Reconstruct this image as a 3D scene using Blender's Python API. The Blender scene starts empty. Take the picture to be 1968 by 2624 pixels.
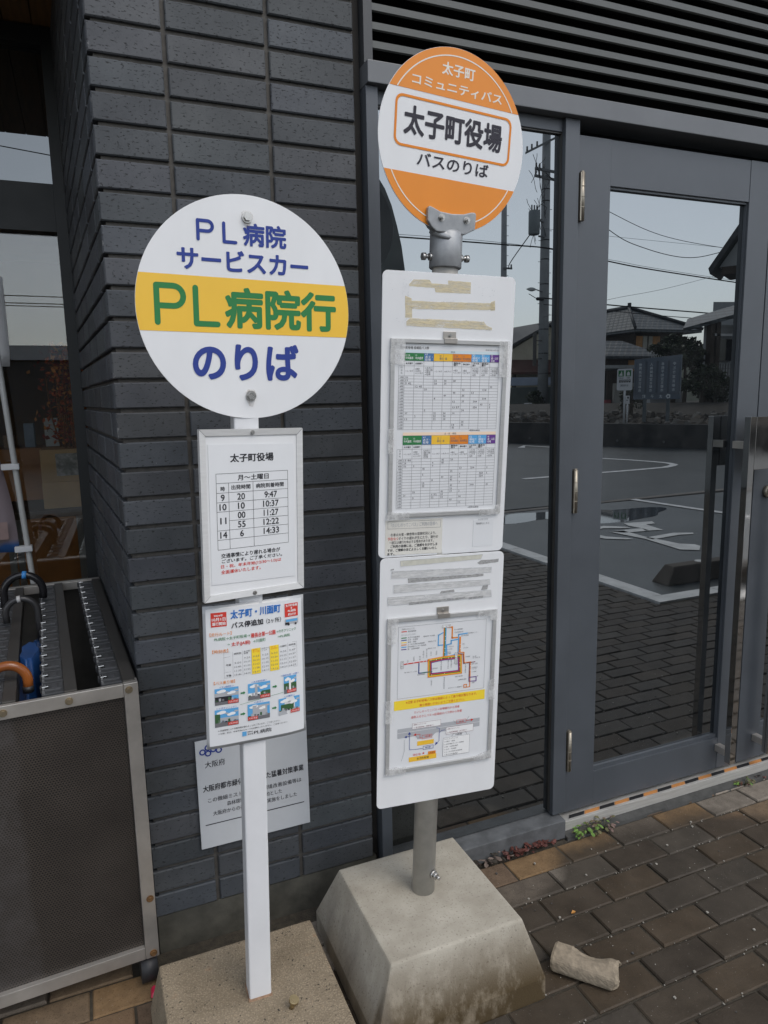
import bpy, bmesh, math, random
from mathutils import Matrix, Vector
random.seed(7)
C = bpy.context.scene.collection
S = bpy.context.scene
R = math.radians

# ------------------------------------------------------------------ camera
cam = bpy.data.cameras.new('camera')
cam.sensor_width = 36.0
cam.lens = 1818.614 / 2624.0 * 36.0
cam.clip_start = 0.05
cam.clip_end = 2000
co = bpy.data.objects.new('camera', cam)
co.location = (0.0, -1.793, 1.45)
co.rotation_euler = (1.40940, 0.02017, -0.39757)
C.objects.link(co)
S.camera = co

# ------------------------------------------------------------------ sky, sun, exposure
SUN_EL, SUN_AZ = R(52), R(155)          # azimuth clockwise from +Y
w = bpy.data.worlds.new('World')
S.world = w
w.use_nodes = True
nt = w.node_tree
nt.nodes.clear()
sky = nt.nodes.new('ShaderNodeTexSky')
sky.sky_type = 'NISHITA'
sky.sun_disc = False
sky.sun_elevation = SUN_EL
sky.sun_rotation = SUN_AZ
sky.air_density = 1.0
sky.dust_density = 1.0
sky.ozone_density = 1.0
hs = nt.nodes.new('ShaderNodeHueSaturation')
hs.inputs['Saturation'].default_value = 0.37
bg = nt.nodes.new('ShaderNodeBackground')
bg.inputs['Strength'].default_value = 0.15
wo = nt.nodes.new('ShaderNodeOutputWorld')
nt.links.new(sky.outputs[0], hs.inputs['Color'])
nt.links.new(hs.outputs[0], bg.inputs['Color'])
nt.links.new(bg.outputs[0], wo.inputs['Surface'])
sl = bpy.data.lights.new('sun', 'SUN')
sl.energy = 0.6
sl.angle = R(30)
sl.color = (1.0, 0.92, 0.82)
so = bpy.data.objects.new('sun', sl)
sd = Vector((math.sin(SUN_AZ) * math.cos(SUN_EL), math.cos(SUN_AZ) * math.cos(SUN_EL), math.sin(SUN_EL)))
so.rotation_euler = sd.to_track_quat('Z', 'Y').to_euler()
so.location = (0, -6, 12)
C.objects.link(so)
S.view_settings.view_transform = 'Standard'
S.view_settings.look = 'None'
S.view_settings.exposure = 0.65
S.view_settings.gamma = 1.0
S.render.engine = 'CYCLES'
S.cycles.max_bounces = 8
S.cycles.glossy_bounces = 5
S.cycles.transparent_max_bounces = 8

# ------------------------------------------------------------------ materials
MATS = {}

def srgb(r, g, b):
    f = lambda c: (c / 255 / 12.92) if c / 255 <= 0.04045 else ((c / 255 + 0.055) / 1.055) ** 2.4
    return (f(r), f(g), f(b))

class NT:
    """small node helper"""
    def __init__(s, m):
        m.use_nodes = True
        s.t = m.node_tree
        s.b = s.t.nodes['Principled BSDF']
        s.out = s.t.nodes['Material Output']
        s.tc = s.t.nodes.new('ShaderNodeTexCoord')
    def n(s, kind, **kw):
        x = s.t.nodes.new(kind)
        for k, v in kw.items():
            setattr(x, k, v)
        return x
    def l(s, a, b):
        s.t.links.new(a, b)
    def map(s, scale=(1, 1, 1), rot=(0, 0, 0)):
        m = s.n('ShaderNodeMapping')
        m.inputs['Scale'].default_value = scale
        m.inputs['Rotation'].default_value = rot
        s.l(s.tc.outputs['Object'], m.inputs['Vector'])
        return m.outputs[0]
    def noise(s, scale, detail=4, rough=0.55, vec=None, dist=0):
        x = s.n('ShaderNodeTexNoise')
        x.inputs['Scale'].default_value = scale
        x.inputs['Detail'].default_value = detail
        x.inputs['Roughness'].default_value = rough
        x.inputs['Distortion'].default_value = dist
        s.l(vec if vec is not None else s.tc.outputs['Object'], x.inputs['Vector'])
        return x.outputs['Fac']
    def ramp(s, fac, a, b, ca=(0, 0, 0), cb=(1, 1, 1)):
        x = s.n('ShaderNodeValToRGB')
        x.color_ramp.elements[0].position = a
        x.color_ramp.elements[1].position = b
        x.color_ramp.elements[0].color = (*ca, 1)
        x.color_ramp.elements[1].color = (*cb, 1)
        s.l(fac, x.inputs[0])
        return x.outputs[0]
    def mix(s, fac, a, b, mode='MIX'):
        x = s.n('ShaderNodeMix', data_type='RGBA', blend_type=mode)
        for i, v in ((0, fac), (6, a), (7, b)):
            if isinstance(v, (int, float)):
                x.inputs[i].default_value = v
            elif isinstance(v, tuple):
                x.inputs[i].default_value = (*v, 1)
            else:
                s.l(v, x.inputs[i])
        return x.outputs[2]
    def math(s, op, a, b=0.0, clamp=False):
        x = s.n('ShaderNodeMath', operation=op, use_clamp=clamp)
        for i, v in ((0, a), (1, b)):
            if isinstance(v, (int, float)):
                x.inputs[i].default_value = v
            else:
                s.l(v, x.inputs[i])
        return x.outputs[0]
    def bump(s, h, strength=0.3, dist=0.002):
        x = s.n('ShaderNodeBump')
        x.inputs['Strength'].default_value = strength
        x.inputs['Distance'].default_value = dist
        s.l(h, x.inputs['Height'])
        s.l(x.outputs[0], s.b.inputs['Normal'])
    def sep(s):
        x = s.n('ShaderNodeSeparateXYZ')
        s.l(s.tc.outputs['Object'], x.inputs[0])
        return x.outputs

def mat(name, col, rough=0.5, metal=0.0, var=0.12, scale=12.0, bump=0.0, bscale=80.0, bdist=0.002, spec=0.5, stretch=(1, 1, 1)):
    if name in MATS:
        return MATS[name]
    m = bpy.data.materials.new(name)
    k = NT(m)
    k.b.inputs['Roughness'].default_value = rough
    k.b.inputs['Metallic'].default_value = metal
    k.b.inputs['Specular IOR Level'].default_value = spec
    if var > 0:
        v = k.map(stretch)
        f = k.noise(scale, 5, 0.6, v)
        a = tuple(max(0, c * (1 - var)) for c in col)
        b = tuple(min(1, c * (1 + var)) for c in col)
        k.l(k.ramp(f, 0.3, 0.7, a, b), k.b.inputs['Base Color'])
        k.l(k.math('MULTIPLY_ADD', f, 0.25) if False else k.math('ADD', k.math('MULTIPLY', f, 0.2), rough - 0.1, True), k.b.inputs['Roughness'])
    else:
        k.b.inputs['Base Color'].default_value = (*col, 1)
    if bump > 0:
        k.bump(k.noise(bscale, 4, 0.6), bump, bdist)
    MATS[name] = m
    return m

def flat(name, col, rough=0.6, spec=0.3):
    return mat(name, col, rough, 0, 0.0, spec=spec)

# printed inks
INK_BLACK = flat('ink_black', (0.025, 0.025, 0.03))
INK_GREY = flat('ink_grey', (0.16, 0.16, 0.17))
INK_RED = flat('ink_red', srgb(205, 62, 50))
INK_NAVY = flat('ink_navy', srgb(48, 66, 140))
INK_GREEN = flat('ink_green', srgb(50, 125, 72))
INK_BLUE = flat('ink_blue', srgb(45, 110, 185))
INK_ORANGE = flat('ink_orange', srgb(225, 135, 45))
INK_YELLOW = flat('ink_yellow', srgb(242, 212, 60))
INK_SKY = flat('ink_sky', srgb(95, 165, 215))
INK_PURPLE = flat('ink_purple', srgb(105, 65, 140))
INK_SLATE = flat('ink_slate', srgb(80, 120, 165))
INK_WHITE = flat('ink_white', (0.82, 0.82, 0.81))
INK_LGREY = flat('ink_light_grey', (0.42, 0.43, 0.45))
INK_PEACH = flat('ink_peach', srgb(240, 215, 190))
INK_PALE = flat('ink_pale_blue', srgb(205, 220, 225))
INK_DGREEN = flat('ink_dark_green', srgb(60, 95, 60))
INK_MAROON = flat('ink_maroon', srgb(125, 60, 75))

WHITE_PAINT = mat('white_paint', (0.74, 0.75, 0.76), 0.38, 0, 0.03, 6)
WHITE_SHEET = mat('white_sign_sheet', (0.755, 0.76, 0.765), 0.42, 0, 0.045, 6, stretch=(1, 1, .35))
SIGN_YELLOW = mat('sign_yellow', srgb(238, 190, 60), 0.4, 0, 0.03, 8)
SIGN_ORANGE = mat('sign_orange', srgb(228, 138, 38), 0.4, 0, 0.03, 8)
PAPER = mat('paper', (0.72, 0.73, 0.74), 0.55, 0, 0.02, 14)
PAPER_OLD = mat('aged_paper', (0.70, 0.68, 0.62), 0.6, 0, 0.06, 18)
LAMINATE = mat('laminate_film', (0.45, 0.46, 0.47), 0.15, 0, 0.05, 20)
ALU = mat('aluminium_frame', (0.52, 0.52, 0.51), 0.36, 0.4, 0.06, 20, stretch=(1, 1, 8))
STEEL = mat('stainless_steel', (0.50, 0.49, 0.47), 0.3, 0.9, 0.1, 14, stretch=(8, 1, 1))
STEEL_DULL = mat('dull_stainless', (0.50, 0.47, 0.43), 0.38, 0.7, 0.16, 9)
MIRROR_STEEL = mat('polished_stainless', (0.62, 0.60, 0.57), 0.06, 1.0, 0.03, 20)
GALV = mat('galvanised_pole', (0.46, 0.45, 0.42), 0.45, 0.35, 0.12, 30)
CAST = mat('cast_grey_metal', (0.33, 0.34, 0.35), 0.45, 0.4, 0.12, 60, 0.25, 300, 0.001)
BOLT = mat('bolt_metal', (0.5, 0.49, 0.47), 0.3, 0.9, 0.1, 60)
RUST = mat('rusty_screw', (0.22, 0.12, 0.05), 0.6, 0.5, 0.4, 120)
BRASSY = mat('bronze_screw', (0.34, 0.28, 0.19), 0.4, 0.8, 0.15, 120)
FRAME_GREY = mat('door_grey_paint', (0.074, 0.083, 0.095), 0.42, 0.1, 0.10, 5, 0.05, 220, 0.0005)
FRAME_DARK = mat('dark_bead', (0.05, 0.048, 0.045), 0.5, 0.1, 0.15, 12)
LOUVER_GREY = mat('louver_grey', (0.082, 0.087, 0.084), 0.5, 0.15, 0.10, 7)
BLACK = mat('black_void', (0.012, 0.012, 0.012), 0.8, 0, 0.0)
BLACK_RUBBER = mat('black_rubber', (0.02, 0.02, 0.022), 0.5, 0, 0.1, 30)
TAPE_BEIGE = mat('yellowed_tape', (0.60, 0.53, 0.36), 0.5, 0, 0.14, 45)
TAPE_WHITE = mat('clear_tape', (0.66, 0.66, 0.65), 0.25, 0, 0.07, 60)
TAPE_GREY = mat('grey_tape_residue', (0.33, 0.33, 0.32), 0.5, 0, 0.2, 60)

def tape_mat(name, col, lo, hi, rough=0.35, stretch=(30, 30, 160)):
    m = bpy.data.materials.new(name)
    k = NT(m)
    f = k.noise(1.0, 5, 0.65, k.map(stretch))
    k.l(k.ramp(f, 0.3, 0.7, tuple(c * .86 for c in col), tuple(min(1, c * 1.1) for c in col)), k.b.inputs['Base Color'])
    k.b.inputs['Roughness'].default_value = rough
    k.l(k.ramp(f, 0.34, 0.62, (lo, lo, lo), (hi, hi, hi)), k.b.inputs['Alpha'])
    k.bump(f, 0.4, 0.0008)
    MATS[name] = m
    return m
TAPE_BEIGE = tape_mat('yellowed_tape_film', (0.70, 0.60, 0.38), 0.30, 0.80)
TAPE_CLEAR = tape_mat('clear_tape_film', (0.74, 0.74, 0.73), 0.25, 0.6, 0.2, (60, 60, 60))
TAPE_WHITE = tape_mat('dull_tape_film', (0.69, 0.69, 0.68), 0.45, 0.85)
TAPE_GREY = tape_mat('grey_tape_residue_film', (0.36, 0.36, 0.35), 0.5, 0.95, 0.6, (120, 120, 200))

def brick_mat():
    m = bpy.data.materials.new('dark_brick_tile')
    k = NT(m)
    at = k.n('ShaderNodeAttribute', attribute_name='col')
    f = k.noise(7, 5, 0.6)
    base = k.mix(k.ramp(f, 0.3, 0.72), (0.052, 0.057, 0.063), (0.086, 0.092, 0.098))
    base = k.mix(1.0, base, at.outputs['Color'], 'MULTIPLY')
    pv = k.map((95, 95, 240))
    pn = k.noise(1.0, 3, 0.6, pv)
    pits = k.ramp(pn, 0.355, 0.405)
    base = k.mix(pits, (0.02, 0.021, 0.022), base)
    sp = k.ramp(k.noise(160, 2, 0.5), 0.765, 0.80)
    base = k.mix(k.math('MULTIPLY', sp, 0.7), base, (0.34, 0.35, 0.36))
    px, py, pz = k.sep()
    chip = k.math('MULTIPLY', k.math('MULTIPLY', k.math('SUBTRACT', 0.0795, px), 160.0, True), k.ramp(k.noise(1.0, 4, 0.7, k.map((90, 90, 34))), 0.60, 0.66))
    base = k.mix(k.math('MULTIPLY', k.math('MULTIPLY', chip, k.math('LESS_THAN', py, 0.003)), 0.6), base, (0.26, 0.26, 0.26))
    k.l(base, k.b.inputs['Base Color'])
    k.b.inputs['Roughness'].default_value = 0.62
    k.b.inputs['Specular IOR Level'].default_value = 0.35
    h = k.math('ADD', k.math('MULTIPLY', pits, 1.0), k.math('MULTIPLY', k.noise(240, 3), 0.5))
    k.bump(h, 0.6, 0.0012)
    return m
BRICK = brick_mat()
MORTAR = mat('brick_mortar', (0.080, 0.074, 0.066), 0.85, 0, 0.25, 60, 0.3, 200)
PLINTH = mat('mossy_plinth', (0.075, 0.072, 0.058), 0.85, 0, 0.4, 14, 0.4, 90)

def concrete_smooth():
    m = bpy.data.materials.new('stained_concrete')
    k = NT(m)
    x, y, z = k.sep()
    f = k.noise(11, 6, 0.6)
    base = k.mix(k.ramp(f, 0.3, 0.75), (0.34, 0.308, 0.25), (0.50, 0.465, 0.39))
    fine = k.ramp(k.noise(170, 3, 0.6), 0.30, 0.42)
    base = k.mix(fine, (0.25, 0.225, 0.19), base)
    # brown algae growing up the weather face
    low = k.math('MULTIPLY', k.math('SUBTRACT', 0.195, z), 7.0, True)
    face = k.math('MULTIPLY', k.math('SUBTRACT', -0.488, y), 60.0, True)
    right = k.math('MULTIPLY', k.math('SUBTRACT', x, 0.42), 2.2, True)
    msk = k.math('MULTIPLY', low, face)
    pat = k.noise(1.0, 9, 0.70, k.map((26, 26, 13)), 0.15)
    big = k.noise(1.0, 3, 0.6, k.map((9, 9, 6)))
    st = k.ramp(k.math('ADD', k.math('ADD', pat, k.math('MULTIPLY', big, 0.35)), k.math('MULTIPLY', right, 0.14)), 0.56, 0.80)
    wash = k.math('MULTIPLY', msk, 0.75)
    base = k.mix(k.math('MULTIPLY', wash, 0.8), base, (0.185, 0.130, 0.068))
    base = k.mix(k.math('MULTIPLY', k.math('MULTIPLY', st, msk), 0.9), base, (0.058, 0.037, 0.013))
    side = k.math('MULTIPLY', k.math('MULTIPLY', k.math('SUBTRACT', 0.528, x), 60.0, True), k.ramp(k.noise(1.0, 6, 0.7, k.map((12, 12, 3))), 0.40, 0.66))
    base = k.mix(k.math('MULTIPLY', side, 0.45), base, (0.15, 0.135, 0.12))
    k.l(base, k.b.inputs['Base Color'])
    k.b.inputs['Roughness'].default_value = 0.85
    k.b.inputs['Specular IOR Level'].default_value = 0.25
    k.bump(k.math('ADD', k.noise(40, 5), k.noise(260, 2)), 0.35, 0.0018)
    return m
CONC = concrete_smooth()

def concrete_agg():
    m = bpy.data.materials.new('aggregate_concrete')
    k = NT(m)
    f = k.noise(9, 5, 0.6)
    base = k.mix(k.ramp(f, 0.3, 0.7), (0.25, 0.205, 0.145), (0.37, 0.31, 0.225))
    v = k.n('ShaderNodeTexVoronoi')
    v.inputs['Scale'].default_value = 210
    k.l(k.tc.outputs['Object'], v.inputs['Vector'])
    stone = k.ramp(v.outputs['Distance'], 0.15, 0.5, (1.15, 1.13, 1.1), (0.80, 0.78, 0.76))
    base = k.mix(1.0, base, stone, 'MULTIPLY')
    gl = k.ramp(k.noise(420, 1), 0.70, 0.75)
    base = k.mix(k.math('MULTIPLY', gl, 0.5), base, (0.5, 0.45, 0.38))
    dk = k.ramp(k.noise(150, 2), 0.28, 0.36)
    base = k.mix(dk, (0.05, 0.045, 0.038), base)
    rs = k.ramp(k.noise(18, 3), 0.66, 0.76)
    base = k.mix(k.math('MULTIPLY', rs, 0.45), base, (0.34, 0.17, 0.08))
    k.l(base, k.b.inputs['Base Color'])
    k.b.inputs['Roughness'].default_value = 0.9
    k.b.inputs['Specular IOR Level'].default_value = 0.2
    k.bump(k.math('SUBTRACT', k.noise(300, 2), v.outputs['Distance']), 0.7, 0.002)
    return m
AGG = concrete_agg()

def paver_mat():
    m = bpy.data.materials.new('paving_brick')
    k = NT(m)
    at = k.n('ShaderNodeAttribute', attribute_name='col')
    x, y, z = k.sep()
    f = k.noise(28, 5, 0.6)
    base = k.mix(1.0, at.outputs['Color'], k.ramp(f, 0.28, 0.75, (0.72, 0.72, 0.72), (1.2, 1.2, 1.2)), 'MULTIPLY')
    gr = k.ramp(k.noise(260, 2, 0.6), 0.30, 0.45, (0.62, 0.6, 0.58), (1, 1, 1))
    base = k.mix(1.0, base, gr, 'MULTIPLY')
    # rain-soaked, dirty part of the pavement, beyond the dry strip along the door
    A = k.math('MULTIPLY', k.math('SUBTRACT', -0.06, y), 4.2, True)
    Bx = k.math('MULTIPLY', k.math('MULTIPLY', k.math('SUBTRACT', x, 1.78), 2.2, True), k.math('SUBTRACT', 1.0, k.math('MULTIPLY', k.math('SUBTRACT', -0.26, y), 5.0, True)))
    Cx_ = k.math('MULTIPLY', k.math('MULTIPLY', k.math('SUBTRACT', 1.30, x), 5.0, True), k.math('SUBTRACT', 1.0, k.math('MULTIPLY', k.math('SUBTRACT', -0.20, y), 8.0, True)))
    d = k.math('SUBTRACT', k.math('SUBTRACT', k.math('ADD', A, k.math('MULTIPLY', k.noise(4.5, 6, 0.65), 1.1)), Bx), Cx_)
    wet = k.ramp(d, 0.38, 0.88)
    grime = k.mix(k.ramp(k.noise(9, 4), 0.35, 0.7), (0.026, 0.021, 0.015), (0.054, 0.044, 0.033))
    base = k.mix(k.math('MULTIPLY', wet, 0.88), base, grime)
    sp = k.ramp(k.noise(230, 1), 0.755, 0.79)
    base = k.mix(k.math('MULTIPLY', sp, 0.75), base, (0.33, 0.31, 0.28))
    k.l(base, k.b.inputs['Base Color'])
    k.l(k.ramp(wet, 0, 1, (0.85, 0.85, 0.85), (0.62, 0.62, 0.62)), k.b.inputs['Roughness'])
    k.b.inputs['Specular IOR Level'].default_value = 0.3
    k.bump(k.math('ADD', k.noise(70, 4), k.noise(330, 2)), 0.45, 0.002)
    return m
PAVER = paver_mat()
SAND = mat('joint_sand', (0.050, 0.042, 0.030), 0.95, 0, 0.4, 55, 0.8, 260, 0.004)
KERB_WHITE = mat('worn_white_line', (0.84, 0.84, 0.82), 0.7, 0, 0.18, 7)
ROAD_PAINT = mat('road_paint', (0.82, 0.82, 0.80), 0.7, 0, 0.25, 9)
EDGE_STRIP = mat('concrete_edging', (0.22, 0.20, 0.18), 0.85, 0, 0.2, 8)

def asphalt(name, c0, c1, rough):
    m = bpy.data.materials.new(name)
    k = NT(m)
    f = k.noise(0.9, 6, 0.65)
    base = k.mix(k.ramp(f, 0.3, 0.7), c0, c1)
    g = k.ramp(k.noise(60, 3, 0.7), 0.3, 0.7, (0.7, 0.7, 0.7), (1.25, 1.25, 1.25))
    base = k.mix(1.0, base, g, 'MULTIPLY')
    k.l(base, k.b.inputs['Base Color'])
    k.b.inputs['Roughness'].default_value = rough
    k.bump(k.noise(90, 3), 0.4, 0.004)
    return m
ASPHALT = asphalt('damp_asphalt', (0.026, 0.034, 0.038), (0.056, 0.066, 0.071), 0.55)
ASPHALT_BAY = asphalt('bay_asphalt', (0.042, 0.052, 0.057), (0.080, 0.093, 0.099), 0.42)
PUDDLE = mat('rain_water', (0.05, 0.055, 0.06), 0.03, 0, 0.0, spec=1.0)

def perforated():
    m = bpy.data.materials.new('perforated_metal')
    k = NT(m)
    x, y, z = k.sep()
    p = 0.0065
    def hexd(ox, oz):
        fx = k.math('SUBTRACT', k.math('FRACT', k.math('ADD', k.math('MULTIPLY', x, 1 / p), ox + 500)), 0.5)
        fz = k.math('MULTIPLY', k.math('SUBTRACT', k.math('FRACT', k.math('ADD', k.math('MULTIPLY', z, 1 / (p * 1.732)), oz + 500)), 0.5), 1.732)
        return k.math('SQRT', k.math('ADD', k.math('MULTIPLY', fx, fx), k.math('MULTIPLY', fz, fz)))
    dmin = k.math('MINIMUM', hexd(0, 0), hexd(0.5, 0.5))
    hole = k.ramp(dmin, 0.24, 0.32)
    f = k.noise(6, 4)
    base = k.mix(k.ramp(f, 0.3, 0.7), (0.044, 0.036, 0.030), (0.070, 0.058, 0.048))
    smear = k.math('MULTIPLY', k.math('MULTIPLY', k.math('SUBTRACT', -0.235, k.math('ADD', x, k.math('MULTIPLY', k.noise(4, 3), 0.05))), 60.0, True), k.ramp(k.noise(5, 5, 0.7), 0.35, 0.7))
    hole = k.math('MAXIMUM', hole, k.math('MULTIPLY', smear, 0.75))
    base = k.mix(k.math('MULTIPLY', smear, 0.6), base, (0.11, 0.105, 0.105))
    base = k.mix(hole, (0.006, 0.006, 0.006), base)
    k.l(base, k.b.inputs['Base Color'])
    k.b.inputs['Roughness'].default_value = 0.45
    k.b.inputs['Metallic'].default_value = 0.25
    k.bump(hole, 0.5, 0.001)
    return m
PERF = perforated()
LOCK_DARK = mat('lock_grey', (0.085, 0.088, 0.092), 0.45, 0.4, 0.2, 60)
RAIL_DARK = mat('rack_rail', (0.07, 0.066, 0.06), 0.5, 0.4, 0.15, 20)

def glass(name, refl_ior, base, see=0.0):
    m = bpy.data.materials.new(name)
    k = NT(m)
    du = k.math('MULTIPLY', k.noise(2.5, 6, 0.7), k.noise(22, 4, 0.6))
    k.l(k.ramp(du, 0.18, 0.42, base, tuple(c + 0.012 for c in base)), k.b.inputs['Base Color'])
    k.b.inputs['Roughness'].default_value = 0.0
    k.b.inputs['IOR'].default_value = refl_ior
    k.b.inputs['Specular Tint'].default_value = (0.91, 0.97, 1.0, 1)
    if see > 0:
        tr = k.n('ShaderNodeBsdfTransparent')
        tr.inputs[0].default_value = (0.86, 0.88, 0.87, 1)
        mx = k.n('ShaderNodeMixShader')
        mx.inputs[0].default_value = see
        k.l(k.b.outputs[0], mx.inputs[1])
        k.l(tr.outputs[0], mx.inputs[2])
        k.l(mx.outputs[0], k.out.inputs['Surface'])
    return m
GLASS = glass('tinted_mirror_glass', 3.0, (0.004, 0.005, 0.006))
def entrance_glass():
    m = bpy.data.materials.new('entrance_glass')
    k = NT(m)
    tr = k.n('ShaderNodeBsdfTransparent')
    tr.inputs[0].default_value = (0.86, 0.88, 0.87, 1)
    gl = k.n('ShaderNodeBsdfGlossy')
    gl.inputs['Roughness'].default_value = 0.0
    gl.inputs['Color'].default_value = (1, 1, 1, 1)
    mx = k.n('ShaderNodeMixShader')
    mx.inputs[0].default_value = 0.078
    k.l(tr.outputs[0], mx.inputs[1])
    k.l(gl.outputs[0], mx.inputs[2])
    k.l(mx.outputs[0], k.out.inputs['Surface'])
    return m
GLASS_CLEAR = entrance_glass()
GLASS_TRANSOM = glass('transom_glass', 2.25, (0.006, 0.006, 0.006))
WOOD_SOFFIT = mat('soffit_boards', (0.22, 0.13, 0.055), 0.6, 0, 0.3, 5, stretch=(14, 1, 1))
CEDAR = mat('cedar_boards', (0.50, 0.25, 0.09), 0.7, 0, 0.25, 4)

# ------------------------------------------------------------------ mesh helper
class MB:
    def __init__(s):
        s.v, s.f, s.m, s.sm, s.c = [], [], [], [], []
    def face(s, pts, m=0, smooth=False, col=None):
        i = len(s.v)
        s.v += [tuple(p) for p in pts]
        s.f.append(tuple(range(i, i + len(pts))))
        s.m.append(m); s.sm.append(smooth); s.c.append(col)
    def grid(s, rows, m=0, smooth=True, close=False, col=None):
        i0 = len(s.v)
        nr, nc = len(rows), len(rows[0])
        for r in rows:
            s.v += [tuple(p) for p in r]
        for a in range(nr - 1):
            for b in range(nc if close else nc - 1):
                b2 = (b + 1) % nc
                s.f.append((i0 + a * nc + b, i0 + a * nc + b2, i0 + (a + 1) * nc + b2, i0 + (a + 1) * nc + b))
                s.m.append(m); s.sm.append(smooth); s.c.append(col)
    def hexa(s, p, m=0, col=None):
        i = len(s.v)
        s.v += [tuple(q) for q in p]
        for f in ((0, 3, 2, 1), (4, 5, 6, 7), (0, 1, 5, 4), (1, 2, 6, 5), (2, 3, 7, 6), (3, 0, 4, 7)):
            s.f.append(tuple(i + k for k in f)); s.m.append(m); s.sm.append(False); s.c.append(col)
    def box(s, x0, x1, y0, y1, z0, z1, m=0, col=None):
        s.hexa([(x0, y0, z0), (x1, y0, z0), (x1, y1, z0), (x0, y1, z0), (x0, y0, z1), (x1, y0, z1), (x1, y1, z1), (x0, y1, z1)], m, col)
    def prism(s, poly, y0, y1, m=0, mside=None):
        """polygon in x,z (counter-clockwise seen from -y) extruded y0..y1"""
        n = len(poly)
        s.face([(a, y0, b) for a, b in poly], m)
        s.face([(a, y1, b) for a, b in reversed(poly)], m)
        for k in range(n):
            a, b = poly[k], poly[(k + 1) % n]
            s.face([(a[0], y1, a[1]), (b[0], y1, b[1]), (b[0], y0, b[1]), (a[0], y0, a[1])], m if mside is None else mside)
    def flatpoly(s, poly, y, m=0):
        s.face([(a, y, b) for a, b in poly], m)
    def rect(s, x0, x1, z0, z1, y, m=0):
        s.flatpoly([(x0, z0), (x1, z0), (x1, z1), (x0, z1)], y, m)
    def plate(s, x0, x1, z0, z1, y, m=0, t=0.0008):
        s.box(x0, x1, y, y + t, z0, z1, m)
    def line(s, a, b, wd, y, m=0):
        a, b = Vector(a), Vector(b)
        d = (b - a)
        if d.length < 1e-9:
            return
        d.normalize()
        n = Vector((-d.y, d.x)) * wd / 2
        e = d * wd / 2 * 0
        s.flatpoly([tuple(a - e + n), tuple(a - e - n), tuple(b + e - n), tuple(b + e + n)][::1], y, m)
    def pline(s, pts, wd, y, m=0):
        for a, b in zip(pts, pts[1:]):
            a, b = Vector(a), Vector(b)
            d = (b - a).normalized() * wd / 2
            s.line(a - d, b + d, wd, y, m)
    def tube(s, path, r, n=10, m=0, cap=True, r2=None):
        P = [Vector(p) for p in path]
        rows = []
        up = None
        for i, p in enumerate(P):
            t = (P[min(i + 1, len(P) - 1)] - P[max(i - 1, 0)]).normalized()
            if up is None:
                up = Vector((0, 0, 1)) if abs(t.z) < 0.9 else Vector((1, 0, 0))
            a = t.cross(up).normalized()
            b = t.cross(a).normalized()
            up = -b if False else a.cross(t)
            rr = r if r2 is None else r + (r2 - r) * i / (len(P) - 1)
            if isinstance(r, (list, tuple)):
                rr = r[i]
            rows.append([p + (a * math.cos(2 * math.pi * k / n) + b * math.sin(2 * math.pi * k / n)) * rr for k in range(n)])
        s.grid(rows, m, True, True)
        if cap:
            s.face(list(reversed(rows[0])), m)
            s.face(rows[-1], m)
    def cyl(s, a, b, r, n=16, m=0, r2=None):
        s.tube([a, b], r, n, m, True, r2)
    def disc(s, cx, cz, r, y, m=0, n=48):
        s.flatpoly([(cx + r * math.cos(2 * math.pi * k / n), cz + r * math.sin(2 * math.pi * k / n)) for k in range(n)], y, m)
    def bolt(s, x, y, z, r, h, m=0):
        """screw head standing out towards -y"""
        s.cyl((x, y, z), (x, y - h * 0.4, z), r * 1.35, 14, m)
        s.tube([(x, y - h * 0.4, z), (x, y - h, z)], r, 6, m)
    def obj(s, name, mats, parent=None, loc=None, mat4=None, bevel=0, segs=2, fix=True, colattr=False):
        me = bpy.data.meshes.new(name)
        me.from_pydata(s.v, [], s.f)
        for mm in (mats if isinstance(mats, (list, tuple)) else [mats]):
            me.materials.append(mm)
        me.polygons.foreach_set('material_index', s.m)
        me.polygons.foreach_set('use_smooth', s.sm)
        if colattr:
            ca = me.color_attributes.new('col', 'FLOAT_COLOR', 'CORNER')
            for p, c in zip(me.polygons, s.c):
                for li in p.loop_indices:
                    ca.data[li].color = (*(c or (1, 1, 1)), 1)
        if fix or bevel:
            bm = bmesh.new()
            bm.from_mesh(me)
            bmesh.ops.remove_doubles(bm, verts=bm.verts, dist=1e-6)
            if fix:
                bmesh.ops.recalc_face_normals(bm, faces=bm.faces)
            if bevel:
                es = [e for e in bm.edges if len(e.link_faces) == 2 and e.calc_face_angle(0) > 0.6]
                bmesh.ops.bevel(bm, geom=es, offset=bevel, segments=segs, profile=0.6, affect='EDGES', clamp_overlap=True)
            bm.to_mesh(me)
            bm.free()
        me.update()
        o = bpy.data.objects.new(name, me)
        C.objects.link(o)
        if parent is not None:
            o.parent = parent
        if mat4 is not None:
            o.matrix_local = mat4
        elif loc is not None:
            o.location = loc
        return o

def tag(o, label=None, cat=None, group=None, kind=None):
    if label: o['label'] = label
    if cat: o['category'] = cat
    if group: o['group'] = group
    if kind: o['kind'] = kind
    return o

def thing(name, label, cat, loc=(0, 0, 0), rz=0.0, group=None):
    o = bpy.data.objects.new(name, None)
    o.empty_display_size = 0.1
    C.objects.link(o)
    o.location = loc
    o.rotation_euler = (0, 0, rz)
    return tag(o, label, cat, group)

def signmat(x, y, z, yaw, tilt, roll):
    return Matrix.Translation((x, y, z)) @ Matrix.Rotation(yaw, 4, 'Z') @ Matrix.Rotation(-tilt, 4, 'X') @ Matrix.Rotation(roll, 4, 'Y')

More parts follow.
